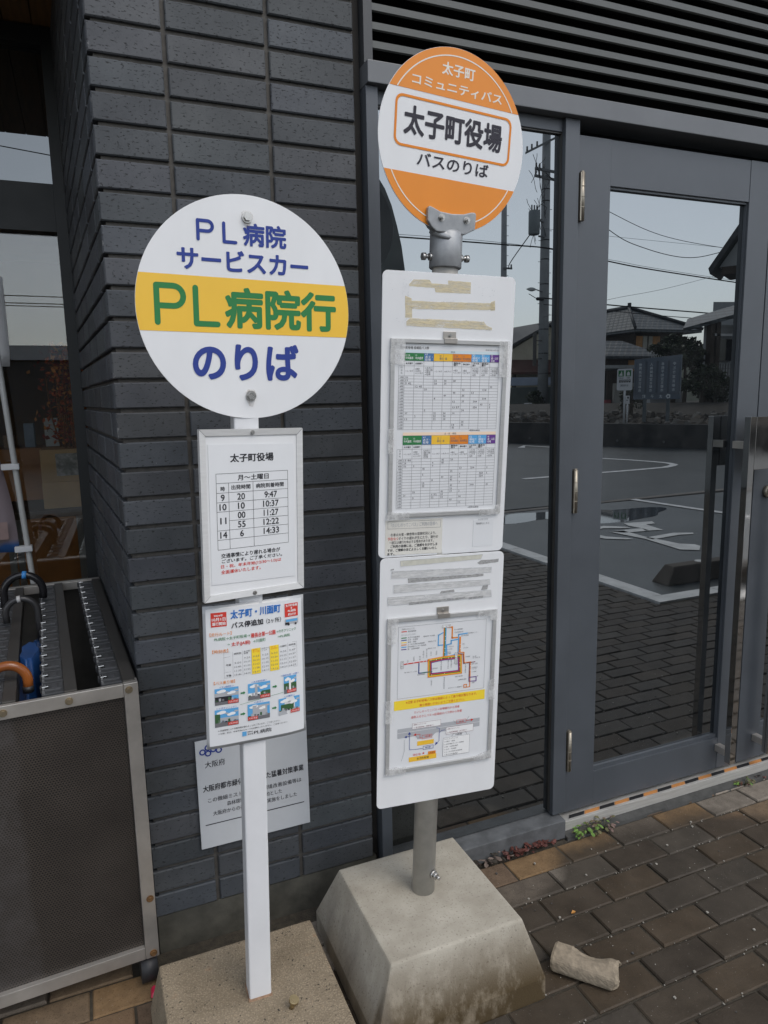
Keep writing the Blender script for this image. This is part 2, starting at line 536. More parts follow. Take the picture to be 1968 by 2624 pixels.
_tc = {}
def glyphs(body, res=3):
    key = (body, res)
    if key not in _tc:
        cu = bpy.data.curves.new('lettering_source', 'FONT')
        cu.body = body
        cu.resolution_u = res
        o = bpy.data.objects.new('lettering_source', cu)
        C.objects.link(o)
        dg = bpy.context.evaluated_depsgraph_get()
        ev = o.evaluated_get(dg)
        me = ev.to_mesh()
        vs = [(v.co.x, v.co.y) for v in me.vertices] if me else []
        fs = [tuple(p.vertices) for p in me.polygons] if me else []
        ev.to_mesh_clear()
        bpy.data.objects.remove(o)
        bpy.data.curves.remove(cu)
        _tc[key] = (vs, fs)
    return _tc[key]

def text(mb, body, x0, x1, z0, z1, y, m=0, bold=0.0, res=3, keep=False):
    """printed words stretched to fill the box x0..x1, z0..z1 of a sign face; bold strokes come from
    overprinting the same word a fraction of a stroke apart"""
    vs, fs = glyphs(body, res)
    if not vs:
        return
    ax, bx = min(v[0] for v in vs), max(v[0] for v in vs)
    az, bz = min(v[1] for v in vs), max(v[1] for v in vs)
    sx = (x1 - x0) / max(bx - ax, 1e-6)
    sz = (z1 - z0) / max(bz - az, 1e-6)
    if keep:
        k = min(sx, sz)
        cx, cz = (x0 + x1) / 2, (z0 + z1) / 2
        x0, z0 = cx - (bx - ax) * k / 2, cz - (bz - az) * k / 2
        sx = sz = k
    if bold < 0.008:
        offs = [(0, 0)]
    elif bold < 0.018:
        offs = [(-bold * .6, 0), (bold * .6, 0)]
    else:
        n = 12 if (z1 - z0) > 0.02 else 6
        offs = [(bold * math.cos(2 * math.pi * k / n), bold * math.sin(2 * math.pi * k / n)) for k in range(n)] + [(0, 0)]
        w_ = bx - ax + 2 * bold; h_ = bz - az + 2 * bold
        sx = (x1 - x0) / w_; sz = (z1 - z0) / h_
        x0 += bold * sx; z0 += bold * sz
    for q, (dx, dz) in enumerate(offs):
        i = len(mb.v)
        mb.v += [(x0 + (a - ax + dx) * sx, y - q * 2e-6, z0 + (b - az + dz) * sz) for a, b in vs]
        for f in fs:
            mb.f.append(tuple(i + q_ for q_ in f)); mb.m.append(m); mb.sm.append(False); mb.c.append(None)

def vtext(mb, body, x, ztop, size, step, y, m=0, bold=0.0):
    for i, ch in enumerate(body):
        text(mb, ch, x - size / 2, x + size / 2, ztop - i * step - size, ztop - i * step, y, m, bold, 2, True)

def rrect(x0, x1, z0, z1, r, n=6):
    pts = []
    for cx, cz, a0 in ((x1 - r, z1 - r, 0), (x0 + r, z1 - r, 90), (x0 + r, z0 + r, 180), (x1 - r, z0 + r, 270)):
        for k in range(n + 1):
            a = R(a0 + 90 * k / n)
            pts.append((cx + r * math.cos(a), cz + r * math.sin(a)))
    return pts

def ring(mb, outer, inner, y, m):
    n = len(outer)
    for k in range(n):
        k2 = (k + 1) % n
        mb.flatpoly([outer[k], outer[k2], inner[k2], inner[k]], y, m)

# ================================================================== GROUND
g = MB()
g.face([(-400, -400, -0.035), (400, -400, -0.035), (400, 400, -0.035), (-400, 400, -0.035)])
tag(g.obj('ground', SAND), kind='structure')

# paving bricks, 200 x 100, running bond along the wall
pv = MB()
PCOL = [(0.235, 0.148, 0.074), (0.25, 0.16, 0.082), (0.16, 0.105, 0.062), (0.22, 0.19, 0.155), (0.14, 0.115, 0.09),
        (0.19, 0.135, 0.085), (0.26, 0.225, 0.185), (0.13, 0.09, 0.06)]
def paver(x0, x1, y0, y1):
    j = 0.0026
    x0 += j + random.uniform(0, .0015); x1 -= j + random.uniform(0, .0015); y0 += j + random.uniform(0, .0015); y1 -= j + random.uniform(0, .0015)
    if x1 - x0 < 0.02 or y1 - y0 < 0.02:
        return
    c = random.choice(PCOL)
    k = random.uniform(0.8, 1.15)
    c = tuple(q * k for q in c)
    z = random.uniform(-0.003, 0.001)
    tx, ty = random.uniform(-.0012, .0012), random.uniform(-.0012, .0012)
    e = 0.0035
    lo = [(x0, y0, -0.03), (x1, y0, -0.03), (x1, y1, -0.03), (x0, y1, -0.03)]
    mi = [(x0, y0, z - e), (x1, y0, z - e), (x1, y1, z - e), (x0, y1, z - e)]
    tp = [(x0 + e, y0 + e, z - tx - ty), (x1 - e, y0 + e, z + tx - ty), (x1 - e, y1 - e, z + tx + ty), (x0 + e, y1 - e, z - tx + ty)]
    pv.face(tp, 0, False, c)
    for a in range(4):
        b = (a + 1) % 4
        pv.face([mi[a], mi[b], tp[b], tp[a]], 0, False, c)
        pv.face([lo[a], lo[b], mi[b], mi[a]], 0, False, c)
ROW = 0.0955
r = 0
yy = 0.135
while yy > -6.0:
    off = 0.105 if r % 2 == 0 else 0.005
    off += random.uniform(-.006, .006)
    xmax = 9.0 if yy - ROW > -1.84 else 3.55
    xx = -2.0 + off
    while xx < xmax:
        ya, yb = yy - ROW, yy
        if not (yb > 0.0 and xx + .2 > 0.08):      # nothing under the walls
            paver(xx, min(xx + 0.2, xmax), ya, yb)
        elif xx > 1.36 and ya < -0.02:
            paver(xx, min(xx + 0.2, xmax), ya, min(yb, -0.02))
        xx += 0.2
    yy -= ROW
    r += 1
# short cut bricks against the door threshold
tag(pv.obj('pavement', PAVER, fix=False, colattr=True), kind='structure')
js = MB()
js.face([(-2.0, -6.0, -.0068), (3.55, -6.0, -.0068), (3.55, -0.001, -.0068), (-2.0, -0.001, -.0068)])
js.face([(3.55, -1.82, -.0068), (9.0, -1.82, -.0068), (9.0, -0.001, -.0068), (3.55, -0.001, -.0068)])
tag(js.obj('joint_sand', SAND, fix=False), kind='structure')

# ================================================================== BRICK PILLAR
TH, TP, TZ0 = 0.0602, 0.07015, 0.1006
br = MB()
def tilecol():
    k = random.uniform(0.82, 1.18)
    return (k * random.uniform(.97, 1.03), k, k * random.uniform(.97, 1.05))
def tile(o, t, n, s0, s1, z0, z1, depth=0.02, ch=0.0028):
    z0 += random.uniform(-.0006, .0006); z1 += random.uniform(-.0006, .0006)
    """o origin, t along, n outward"""
    d = random.uniform(-.0006, .0006)
    def P(s, q, z):
        return (o[0] + t[0] * s + n[0] * (q + d), o[1] + t[1] * s + n[1] * (q + d), z)
    c = tilecol()
    f = [P(s0 + ch, 0, z0 + ch), P(s1 - ch, 0, z0 + ch), P(s1 - ch, 0, z1 - ch), P(s0 + ch, 0, z1 - ch)]
    m_ = [P(s0, -ch, z0), P(s1, -ch, z0), P(s1, -ch, z1), P(s0, -ch, z1)]
    b = [P(s0, -depth, z0), P(s1, -depth, z0), P(s1, -depth, z1), P(s0, -depth, z1)]
    br.face(f, 0, False, c)
    for a in range(4):
        e = (a + 1) % 4
        br.face([m_[a], m_[e], f[e], f[a]], 0, False, c)
        br.face([b[a], b[e], m_[e], m_[a]], 0, False, c)
NC = 42
ln = math.hypot(0.07, 1.2)
rt = (-0.07 / ln, 1.2 / ln)
rn = (-1.2 / ln, -0.07 / ln)
for k in range(NC):
    z0 = TZ0 + k * TP
    z1 = z0 + TH
    for a, b in ((0.0702, 0.2290), (0.2395, 0.4650), (0.4755, 0.6890)):
        tile((0, 0), (1, 0), (0, -1), a, b, z0, z1)
    s = 0.0215
    first = True
    while s < 1.2:
        w_ = 0.10 if first else 0.227
        first = False
        tile((0.0702, 0.0), rt, rn, s, min(s + w_, 1.2), z0, z1)
        s += w_ + 0.0105
pil = thing('brick_pillar', 'dark grey brick tile pillar behind the round hospital bus sign', 'wall', (0.38, 0.3, 0))
off = Matrix.Translation((-0.38, -0.3, 0))
br.obj('brick_facing', BRICK, pil, mat4=off, fix=False, colattr=True)
core = MB()
zt = TZ0 + NC * TP
core.hexa([(0.082, 0.0095, 0.1), (0.690, 0.0095, 0.1), (0.690, 1.3, 0.1), (0.012, 1.2, 0.1), (0.082, 0.0095, zt), (0.690, 0.0095, zt), (0.690, 1.3, zt), (0.012, 1.2, zt)])
core.obj('mortar_core', MORTAR, pil, mat4=off)
pl = MB()
pl.hexa([(0.074, 0.004, -0.02), (0.700, 0.004, -0.02), (0.700, 1.25, -0.02), (0.006, 1.2, -0.02), (0.074, 0.004, 0.0985), (0.700, 0.004, 0.0985), (0.700, 1.25, 0.0985), (0.006, 1.2, 0.0985)])
pl.obj('plinth', PLINTH, pil, mat4=off)
sl_ = MB()
sl_.box(0.6905, 0.7115, 0.022, 0.3, 0.0, zt)
sl_.obj('sealant_joint', mat('dark_sealant', (0.03, 0.026, 0.022), 0.8, 0, 0.2, 30), pil, mat4=off)

# ================================================================== WINDOW, DOORS, LOUVRE
win = thing('fixed_window', 'tall narrow fixed window pane behind the bus timetable boards', 'window', (1.0, 0.03, 0))
off = Matrix.Translation((-1.0, -0.03, 0))
f = MB()
f.box(0.7125, 0.7450, -0.018, 0.07, 0.07, 2.2165)
f.box(1.3220, 1.3710, -0.012, 0.07, 0.0715, 2.2165)
f.box(0.7460, 1.3215, 0.002, 0.07, 2.182, 2.2165)
f.obj('window_frame', FRAME_GREY, win, mat4=off, bevel=0.0015)
f = MB()
f.box(0.7455, 0.7515, 0.004, 0.014, 0.078, 2.1755)
f.box(1.3195, 1.3215, 0.004, 0.014, 0.078, 2.1815)
f.box(0.7520, 1.3190, 0.006, 0.014, 2.178, 2.1815)
f.obj('glazing_bead', FRAME_DARK, win, mat4=off)
f = MB()
f.box(0.7455, 1.3215, 0.0145, 0.022, 0.072, 2.1815)
f.obj('pane', GLASS, win, mat4=off)
f = MB()
f.hexa([(0.7125, -0.042, 0.0), (1.3530, -0.042, 0.0), (1.3530, 0.07, 0.0), (0.7125, 0.07, 0.0), (0.7125, -0.042, 0.064), (1.3530, -0.042, 0.064), (1.3530, 0.07, 0.0712), (0.7125, 0.07, 0.0712)])
f.obj('sill', mat('dusty_sill', (0.10, 0.105, 0.11), 0.6, 0.1, 0.35, 18, 0.3, 120), win, mat4=off, bevel=0.003)

lin = MB()
lin.box(0.7125, 3.6, -0.034, 0.07, 2.2175, 2.2690)
tag(lin.obj('door_lintel', mat('lintel_grey', (0.125, 0.132, 0.14), 0.45, 0.1, 0.1, 5), bevel=0.002), 'grey steel lintel bar across the top of the doors', 'lintel')

def door(name, label, x0, x1, hinge_left):
    d = thing(name, label, 'door', (x0, 0.0, 0.06))
    off = Matrix.Translation((-x0, 0, -0.06))
    a, b = (x0 + 0.12, x1 - 0.096) if hinge_left else (x0 + 0.115, x1 - 0.12)
    f = MB()
    f.box(x0, a, 0.0, 0.048, 0.0615, 2.181)
    f.box(b, x1, 0.0, 0.048, 0.0615, 2.181)
    f.box(a + .0006, b - .0006, 0.0012, 0.047, 2.0525, 2.1805)
    f.box(a + .0006, b - .0006, 0.0012, 0.047, 0.0620, 0.182)
    f.obj('leaf_frame', FRAME_GREY, d, mat4=off, bevel=0.0012)
    f = MB()
    f.box(a + .0006, b - .0006, 0.008, 0.018, 2.046, 2.0522)
    f.box(a + .0006, b - .0006, 0.008, 0.018, 0.1825, 0.195)
    f.box(a + .0006, a + 0.004, 0.008, 0.018, 0.1953, 2.0457)
    f.box(b - 0.003, b - .0006, 0.008, 0.018, 0.1953, 2.0457)
    f.obj('glazing_bead', FRAME_GREY, d, mat4=off)
    f = MB()
    f.box(a + .001, b - .001, 0.0185, 0.026, 0.19, 2.052)
    f.obj('pane', GLASS, d, mat4=off)
    return d, off
dl, off = door('glass_door', 'grey framed glass door with three hinges and orange striped sill', 1.3745, 2.157, True)
for za, zb in ((1.943, 2.076), (1.08, 1.214), (0.216, 0.354)):
    h = MB()
    h.cyl((1.3835, -0.010, za), (1.3835, -0.010, zb), 0.0085, 14)
    for q in (0.28, 0.5, 0.72):
        z = za + (zb - za) * q
        h.cyl((1.3835, -0.010, z - .001), (1.3835, -0.010, z + .001), 0.0093, 14)
    h.cyl((1.3835, -0.010, zb), (1.3835, -0.010, zb + .004), 0.006, 12)
    h.box(1.3755, 1.3915, -0.006, -0.0005, za + .001, zb - .001)
    h.box(1.3745, 1.3800, -0.0165, -0.0062, za + .0005, zb - .0005)
    h.obj('hinge', mat('hinge_bronze', (0.30, 0.27, 0.22), 0.4, 0.8, 0.12, 60), dl, mat4=off)
h = MB()
h.box(2.047, 2.073, -0.070, -0.0455, 0.112, 1.358)
h.box(2.074, 2.20, -0.0705, -0.058, 1.180, 1.3575)
h.obj('pull_handle', MIRROR_STEEL, dl, mat4=off, bevel=0.0008)
h = MB()
h.box(2.0475, 2.0725, -0.045, -0.0005, 0.135, 0.160)
h.box(2.0475, 2.0725, -0.045, -0.0005, 1.25, 1.275)
h.obj('handle_bracket', STEEL_DULL, dl, mat4=off, bevel=0.001)
dr, off = door('glass_door', 'second glass door to the right of the tall steel pull handle', 2.162, 2.96, False)
k_ = MB()
k_.cyl((2.228, 0.0, 1.088), (2.228, -0.018, 1.088), 0.022, 20)
k_.cyl((2.228, -0.018, 1.088), (2.228, -0.024, 1.088), 0.012, 16)
k_.obj('lock_cylinder', mat('hinge_bronze', (0.3, 0.27, 0.22)), dr, mat4=off)
h = MB()
h.box(2.235, 2.261, -0.070, -0.0455, 0.112, 1.175)
h.obj('pull_handle', MIRROR_STEEL, dr, mat4=off, bevel=0.0008)
h = MB()
h.box(2.236, 2.260, -0.045, -0.0005, 0.135, 0.160)
h.obj('handle_bracket', STEEL_DULL, dr, mat4=off, bevel=0.001)

th = thing('door_threshold', 'stainless steel threshold strip with orange and black hazard tape', 'threshold', (1.38, 0, 0))
off = Matrix.Translation((-1.38, 0, 0))
f = MB()
f.box(1.3545, 3.2, -0.026, 0.06, 0.0, 0.046)
f.obj('sill_strip', mat('brushed_sill', (0.50, 0.49, 0.46), 0.4, 0.35, 0.15, 10, stretch=(1, 1, 20)), th, mat4=off, bevel=0.0015)
f = MB()
x = 1.385
k = 0
while x < 3.1:
    f.hexa([(x, -0.016, 0.0463), (x + 0.062, -0.016, 0.0463), (x + 0.074, -0.0015, 0.0463), (x + 0.012, -0.0015, 0.0463),
            (x, -0.016, 0.0475), (x + 0.062, -0.016, 0.0475), (x + 0.074, -0.0015, 0.0475), (x + 0.012, -0.0015, 0.0475)], k % 2)
    x += 0.064
    k += 1
f.obj('hazard_tape', [mat('tape_black', (0.02, 0.02, 0.022), 0.5, 0, .1, 20), mat('tape_orange', (0.50, 0.22, 0.07), 0.5, 0, .12, 20)], th, mat4=off)
f = MB()
x = 1.355
while x < 3.1:
    x2 = x + random.uniform(.05, .12)
    f.hexa([(x, -0.052 - random.uniform(0, .012), -0.02), (x2, -0.052 - random.uniform(0, .012), -0.02), (x2, -0.0265, -0.02), (x, -0.0265, -0.02),
            (x, -0.05, 0.004), (x2, -0.05, 0.004), (x2, -0.0265, 0.014), (x, -0.0265, 0.014)])
    x = x2
f.obj('bedding_mortar', mat('bedding_mortar', (0.055, 0.055, 0.052), 0.9, 0, 0.3, 30, 0.6, 120), th, mat4=off)

lou = thing('louver_screen', 'dark grey horizontal louver screen above the glass doors', 'louver', (1.0, 0.05, 2.3))
off = Matrix.Translation((-1.0, -0.05, -2.3))
f = MB()
for k in range(19):
    z = 2.316 + k * 0.0427
    f.hexa([(0.7365, -0.010, z - .008), (3.6, -0.010, z - .008), (3.6, -0.004, z - .010), (0.7365, -0.004, z - .010),
            (0.7365, -0.010, z + .008), (3.6, -0.010, z + .008), (3.6, -0.004, z + .010), (0.7365, -0.004, z + .010)])
    f.hexa([(0.7365, -0.0038, z + .004), (3.6, -0.0038, z + .004), (3.6, 0.075, z + .034), (0.7365, 0.075, z + .034),
            (0.7365, -0.0038, z + .0065), (3.6, -0.0038, z + .0065), (3.6, 0.075, z + .0365), (0.7365, 0.075, z + .0365)])
f.obj('slats', LOUVER_GREY, lou, mat4=off)
f = MB()
f.box(0.7125, 0.7355, -0.012, 0.09, 2.2695, 3.2)
f.obj('side_post', mat('post_dark', (0.05, 0.053, 0.057), 0.5, .1, .1, 8), lou, mat4=off)
f = MB()
f.box(0.7125, 3.6, 0.0905, 0.12, 2.2695, 3.2)
f.obj('back_panel', BLACK, lou, mat4=off)

# building mass behind and above
bw = MB()
bw.box(0.695, 9.0, 0.121, 0.5, 0.0, 3.2)  # unseen block added behind the facade to keep light from leaking in
bw.box(2.965, 9.0, 0.0, 0.12, 0.0, 2.2165)
bw.box(-4.0, 9.0, 0.0, 0.5, 3.2005, 5.5)
bw.box(-4.0, 0.06, 0.002, 0.10, 2.80, 3.2)
tag(bw.obj('building_wall', mat('wall_render', (0.09, 0.095, 0.1), 0.8, 0, .15, 3)), 'grey upper wall of the town hall building over the entrance', 'wall')

# ================================================================== LEFT RECESS: glass entrance
ent = thing('glass_entrance', 'dark framed glass entrance wall in the recess behind the umbrella rack', 'glass wall', (-1.0, 1.22, 0))
off = Matrix.Translation((1.0, -1.22, 0))
f = MB()
f.box(-0.036, 0.004, 1.19, 1.28, 0.0, 2.76)
f.box(-3.0, -0.0365, 1.192, 1.278, 2.070, 2.236)
f.box(-3.0, -0.0365, 1.192, 1.278, 0.0, 0.09)
f.box(-3.0, -0.0365, 1.192, 1.278, 2.70, 2.76)
f.box(-1.06, -1.0, 1.191, 1.279, 0.091, 2.069)
f.obj('frame', mat('entrance_frame_dark', (0.011, 0.013, 0.0135), 0.5, 0.1, 0.1, 8), ent, mat4=off)
for a, b in ((-3.0, -1.061), (-0.999, -0.0368)):
    f = MB()
    f.box(a, b, 1.23, 1.238, 0.0905, 2.0695)
    f.obj('pane', GLASS_CLEAR, ent, mat4=off)
f = MB()
f.box(-3.0, -0.0368, 1.23, 1.238, 2.2365, 2.6995)
f.obj('pane', GLASS_TRANSOM, ent, mat4=off)
sf = MB()
x = -3.0
while x < 0.06:
    sf.box(x, min(x + 0.088, 0.06), 0.102, 1.6, 2.765, 2.79)
    x += 0.092
sf.box(-3.0, 0.06, 0.102, 1.6, 2.7905, 2.80)  # backing sheet added above the boards to stop light leaking through their gaps
tag(sf.obj('timber_soffit', WOOD_SOFFIT), 'dark brown timber boards on the underside of the entrance recess', 'soffit')
ro = MB()
ro.box(-3.1, -3.0, 0.0, 6.0, 0.0, 2.76)
ro.box(0.02, 0.12, 1.31, 6.0, 0.0, 2.76)
ro.box(-3.0, 0.02, 5.9, 6.0, 0.0, 2.76)
ro.box(-3.0, 0.02, 1.61, 6.0, 2.768, 2.80)
tag(ro.obj('interior_wall', mat('interior_wall', (0.24, 0.15, 0.08), 0.8, 0, .2, 2)), 'dim brown interior walls of the lobby seen through the entrance glass', 'wall')
fl = MB()
fl.box(-3.0, 0.02, 1.28, 5.9, -0.02, 0.012)
tag(fl.obj('lobby_floor', mat('brown_floor', (0.34, 0.13, 0.03), 0.35, 0, .25, 4)), kind='structure')

# things inside the lobby
tb = thing('display_table', 'small dark table inside the lobby under the cardboard box', 'table', (-0.15, 2.2, 0))
f = MB()
f.box(-0.25, 0.12, -0.22, 0.25, 0.90, 0.935)
f.obj('tabletop', mat('dark_wood', (0.06, 0.035, 0.02), 0.5, 0, .2, 6), tb)
for a, b in ((-.22, -.19), (.09, -.19), (-.22, .22), (.09, .22)):
    f = MB()
    f.box(a - .015, a + .015, b - .015, b + .015, 0.012, 0.8995)
    f.obj('leg', mat('table_leg_grey', (0.25, 0.24, 0.23), 0.4, .4, .1, 9), tb)
cb = thing('cardboard_box', 'pale cardboard box holding dried orange branches behind the glass', 'box', (-0.115, 2.17, 0.9355))
f = MB()
f.box(-0.10, 0.10, -0.13, 0.15, 0.0, 0.13)
f.box(-0.098, 0.098, -0.128, 0.148, 0.1305, 0.29)
f.obj('carton', mat('cardboard', (0.62, 0.40, 0.20), 0.8, 0, .1, 8), cb, bevel=.004)
f = MB()
f.box(-0.03, 0.095, -0.1335, -0.1305, 0.16, 0.27)
f.obj('paper_sheet', mat('printed_sheet', (0.4, 0.38, 0.36), 0.7, 0, .5, 50), cb)
db = thing('dried_branches', 'orange red dried branches standing out of the cardboard box', 'plant', (-0.08, 2.2, 1.226))
f = MB()
for k in range(16):
    a = random.uniform(-.09, .11); b = random.uniform(-.08, .08)
    p0 = Vector((a * .5, b, 0.0)); p1 = Vector((a, b, random.uniform(.25, .52)))
    f.tube([p0, (p0 + p1) / 2 + Vector((random.uniform(-.02, .02), 0, 0)), p1], .004, 5, 0)
f.obj('stem', mat('twig', (0.30, 0.12, 0.03), .7, 0, .2, 20), db)
f = MB()
for k in range(900):
    c = Vector((random.gauss(0.03, .06), random.uniform(-.09, .09), random.uniform(.02, .52)))
    s_ = random.uniform(.008, .02)
    q = Matrix.Rotation(random.uniform(0, 6.28), 3, Vector((random.random(), random.random(), random.random())).normalized())
    f.face([c + q @ Vector(v) * s_ for v in ((-1, 0, 0), (0, -.6, .2), (1, 0, 0), (0, .6, .2))], k % 3)
f.obj('dried_leaves', [mat('leaf_rust', (0.62, 0.13, 0.03), .7, 0, .3, 30), mat('leaf_orange', (0.80, 0.30, 0.06), .7, 0, .3, 30), mat('leaf_darkred', (0.34, 0.06, 0.03), .7, 0, .3, 30)], db, fix=False)
sh = thing('lobby_counter', 'dark counter with papers and leaflets deep inside the lobby', 'counter', (-0.55, 3.6, 0.012))
f = MB()
f.box(-0.8, 0.45, -.2, .2, 0, 1.15)
f.obj('cabinet', mat('counter_dark', (0.42, 0.17, 0.045), .5, 0, .2, 5), sh, bevel=.006)
f = MB()
for k in range(9):
    a = -0.7 + k * .125
    f.box(a, a + random.uniform(.05, .1), -.1, .05, 1.151, 1.151 + random.uniform(.05, .22), k % 4)
f.obj('leaflets', [PAPER, mat('leaflet_green', (0.25, .5, .35)), mat('leaflet_wood', (.35, .2, .1)), mat('leaflet_blue', (.3, .38, .5))], sh)

# paper on the glass, banner
pn_ = MB()
pn_.grid([[(-0.46 + 0.226 * i / 6 - (0.004 if j == 0 else 0.0), 1.2245 + .003 * math.sin(i * 1.3), 1.588 + .32 * j / 6) for i in range(7)] for j in range(7)])
po = pn_.obj('paper_notice', PAPER, fix=False)
tag(po, 'white paper notice stuck on the entrance glass above the banner', 'notice')
sm_ = po.modifiers.new('thickness', 'SOLIDIFY'); sm_.thickness = 0.0012

ba = thing('banner_stand', 'slim leaning banner pole with white clips and a blue pink cloth', 'banner', (-0.20, 1.16, 0.0))
off = Matrix.Translation((0.20, -1.16, 0))
f = MB()
f.tube([(-0.205, 1.16, 0.06), (-0.229, 1.155, 0.80), (-0.258, 1.15, 1.40), (-0.285, 1.15, 1.95)], 0.0105, 10)
f.obj('pole', mat('banner_pole_white', (0.42, 0.43, 0.42), 0.4, 0, .05, 9), ba, mat4=off)
for z, x in ((1.222, -0.262), (0.912, -0.246)):
    f = MB()
    f.box(x - .032, x + .028, 1.132, 1.164, z - .011, z + .011)
    f.obj('clip', mat('clip_white', (0.55, 0.56, 0.57), .5, 0, .05, 9), ba, mat4=off, bevel=.003)
f = MB()
f.cyl((-0.205, 1.16, 0.0), (-0.205, 1.16, 0.07), 0.12, 24, 0, 0.10)
f.obj('water_base', BLACK_RUBBER, ba, mat4=off)
def banner_cloth():
    m = bpy.data.materials.new('banner_print')
    k = NT(m)
    x, y, z = k.sep()
    c = k.ramp(k.math('ADD', z, k.math('MULTIPLY', k.noise(5, 3), .12)), 0.98, 1.22, (0.02, 0.08, 0.24), (0.20, 0.165, 0.18))
    k.l(c, k.b.inputs['Base Color'])
    k.b.inputs['Roughness'].default_value = .7
    return m
f = MB()
rows = []
for j in range(13):
    z = 0.90 + 0.60 * j / 12
    xr = -0.262 - 0.055 * j / 12 + 0.006 * math.sin(j * .55)
    rows.append([(xr - 0.45 * i / 10, 1.15 + .012 * math.sin(i * .9 + j * .35), z + .015 * (i / 10)) for i in range(11)])
f.grid(rows)
c_ = f.obj('cloth', banner_cloth(), ba, mat4=off, fix=False)
c_.modifiers.new('thickness', 'SOLIDIFY').thickness = 0.001
f = MB()
f.box(-0.42, -0.292, 1.130, 1.1315, 0.955, 1.02)
f.obj('printed_patch', mat('banner_patch', (0.24, .17, .16), .7, 0, .1, 20), ba, mat4=off)

# ================================================================== UMBRELLA RACK
rk = thing('umbrella_rack', 'stainless umbrella locker rack with perforated front beside the brick pillar', 'rack', (0.067, -0.10, 0.0), R(3.0))
f = MB()
f.box(-1.0, -0.0325, 0.0, 0.012, 0.766, 0.798)
f.box(-0.032, 0.0, -0.001, 0.030, 0.072, 0.7985)
f.box(-1.0, -0.0325, 0.0, 0.022, 0.072, 0.104)
f.obj('front_frame', STEEL_DULL, rk, bevel=0.0015)
f = MB()
f.box(-1.0, -0.033, 0.0125, 0.0145, 0.10, 0.77)
f.obj('perforated_panel', PERF, rk)
f = MB()
f.box(-0.0035, -0.0015, 0.0305, 1.15, 0.08, 0.797)
f.box(-1.0, -0.004, 1.13, 1.148, 0.08, 0.798)
f.box(-1.0, -0.004, 0.03, 1.12, 0.075, 0.08)
f.obj('side_panel', RAIL_DARK, rk)
f = MB()
f.box(-1.0, -0.004, 1.10, 1.1295, 0.772, 0.800)
f.obj('rear_rail', STEEL_DULL, rk, bevel=.001)
for q in range(4):
    x = -0.032 - q * 0.126
    f = MB()
    f.box(x, x + 0.027, 0.0125 + .0005, 1.0995, 0.762, 0.802)
    f.obj('rail', RAIL_DARK, rk, bevel=.0015)
lk0 = None
lkb0 = None
for q in range(4):
    x = -0.0325 - q * 0.126
    for k in range(14):
        y = 0.022 + k * 0.077
        if lk0 is None:
            f = MB()
            f.box(-0.046, 0.0, 0.0, 0.068, -0.020, 0.0)
            f.box(-0.040, -0.004, 0.010, 0.018, 0.0002, 0.006)
            f.box(-0.050, -0.0462, 0.046, 0.064, -0.014, -0.001)
            f.box(-0.028, -0.012, 0.030, 0.058, 0.0002, 0.0025)
            lk0 = f.obj('lock', LOCK_DARK, rk, loc=(x, y, 0.799), bevel=.0015)
            f = MB()
            f.box(-0.0455, -0.031, 0.026, 0.034, 0.0004, 0.0085)
            f.box(-0.0455, -0.0415, 0.0345, 0.052, 0.0004, 0.0075)
            lkb0 = f.obj('latch', mat('latch_bright', (0.75, 0.74, 0.72), 0.2, 1.0, 0.05, 40), lk0, bevel=.001)
        else:
            c1 = lk0.copy(); C.objects.link(c1); c1.parent = rk; c1.location = (x, y, 0.799)
            c2 = lkb0.copy(); C.objects.link(c2); c2.parent = c1
for x, z in ((-0.021, 0.783), (-0.150, 0.782), (-0.283, 0.782), (-0.413, 0.782)):
    f = MB(); f.bolt(x, 0.0 if x < -.03 else -.001, z, 0.0065, 0.006); f.obj('screw', BRASSY, rk)
for x, z in ((-0.012, 0.235), (-0.014, 0.085)):
    f = MB(); f.bolt(x, -.001, z, 0.0065, 0.006); f.obj('screw', RUST, rk)
for x, y in ((-0.026, 0.020), (-0.95, 0.05), (-0.05, 1.08), (-0.95, 1.08)):
    f = MB()
    f.cyl((x - .020, y, 0.034), (x + .020, y, 0.034), 0.034, 24)
    f.box(x - .016, x + .016, y - .014, y + .014, 0.058, 0.0715)
    f.obj('caster', BLACK_RUBBER, rk)

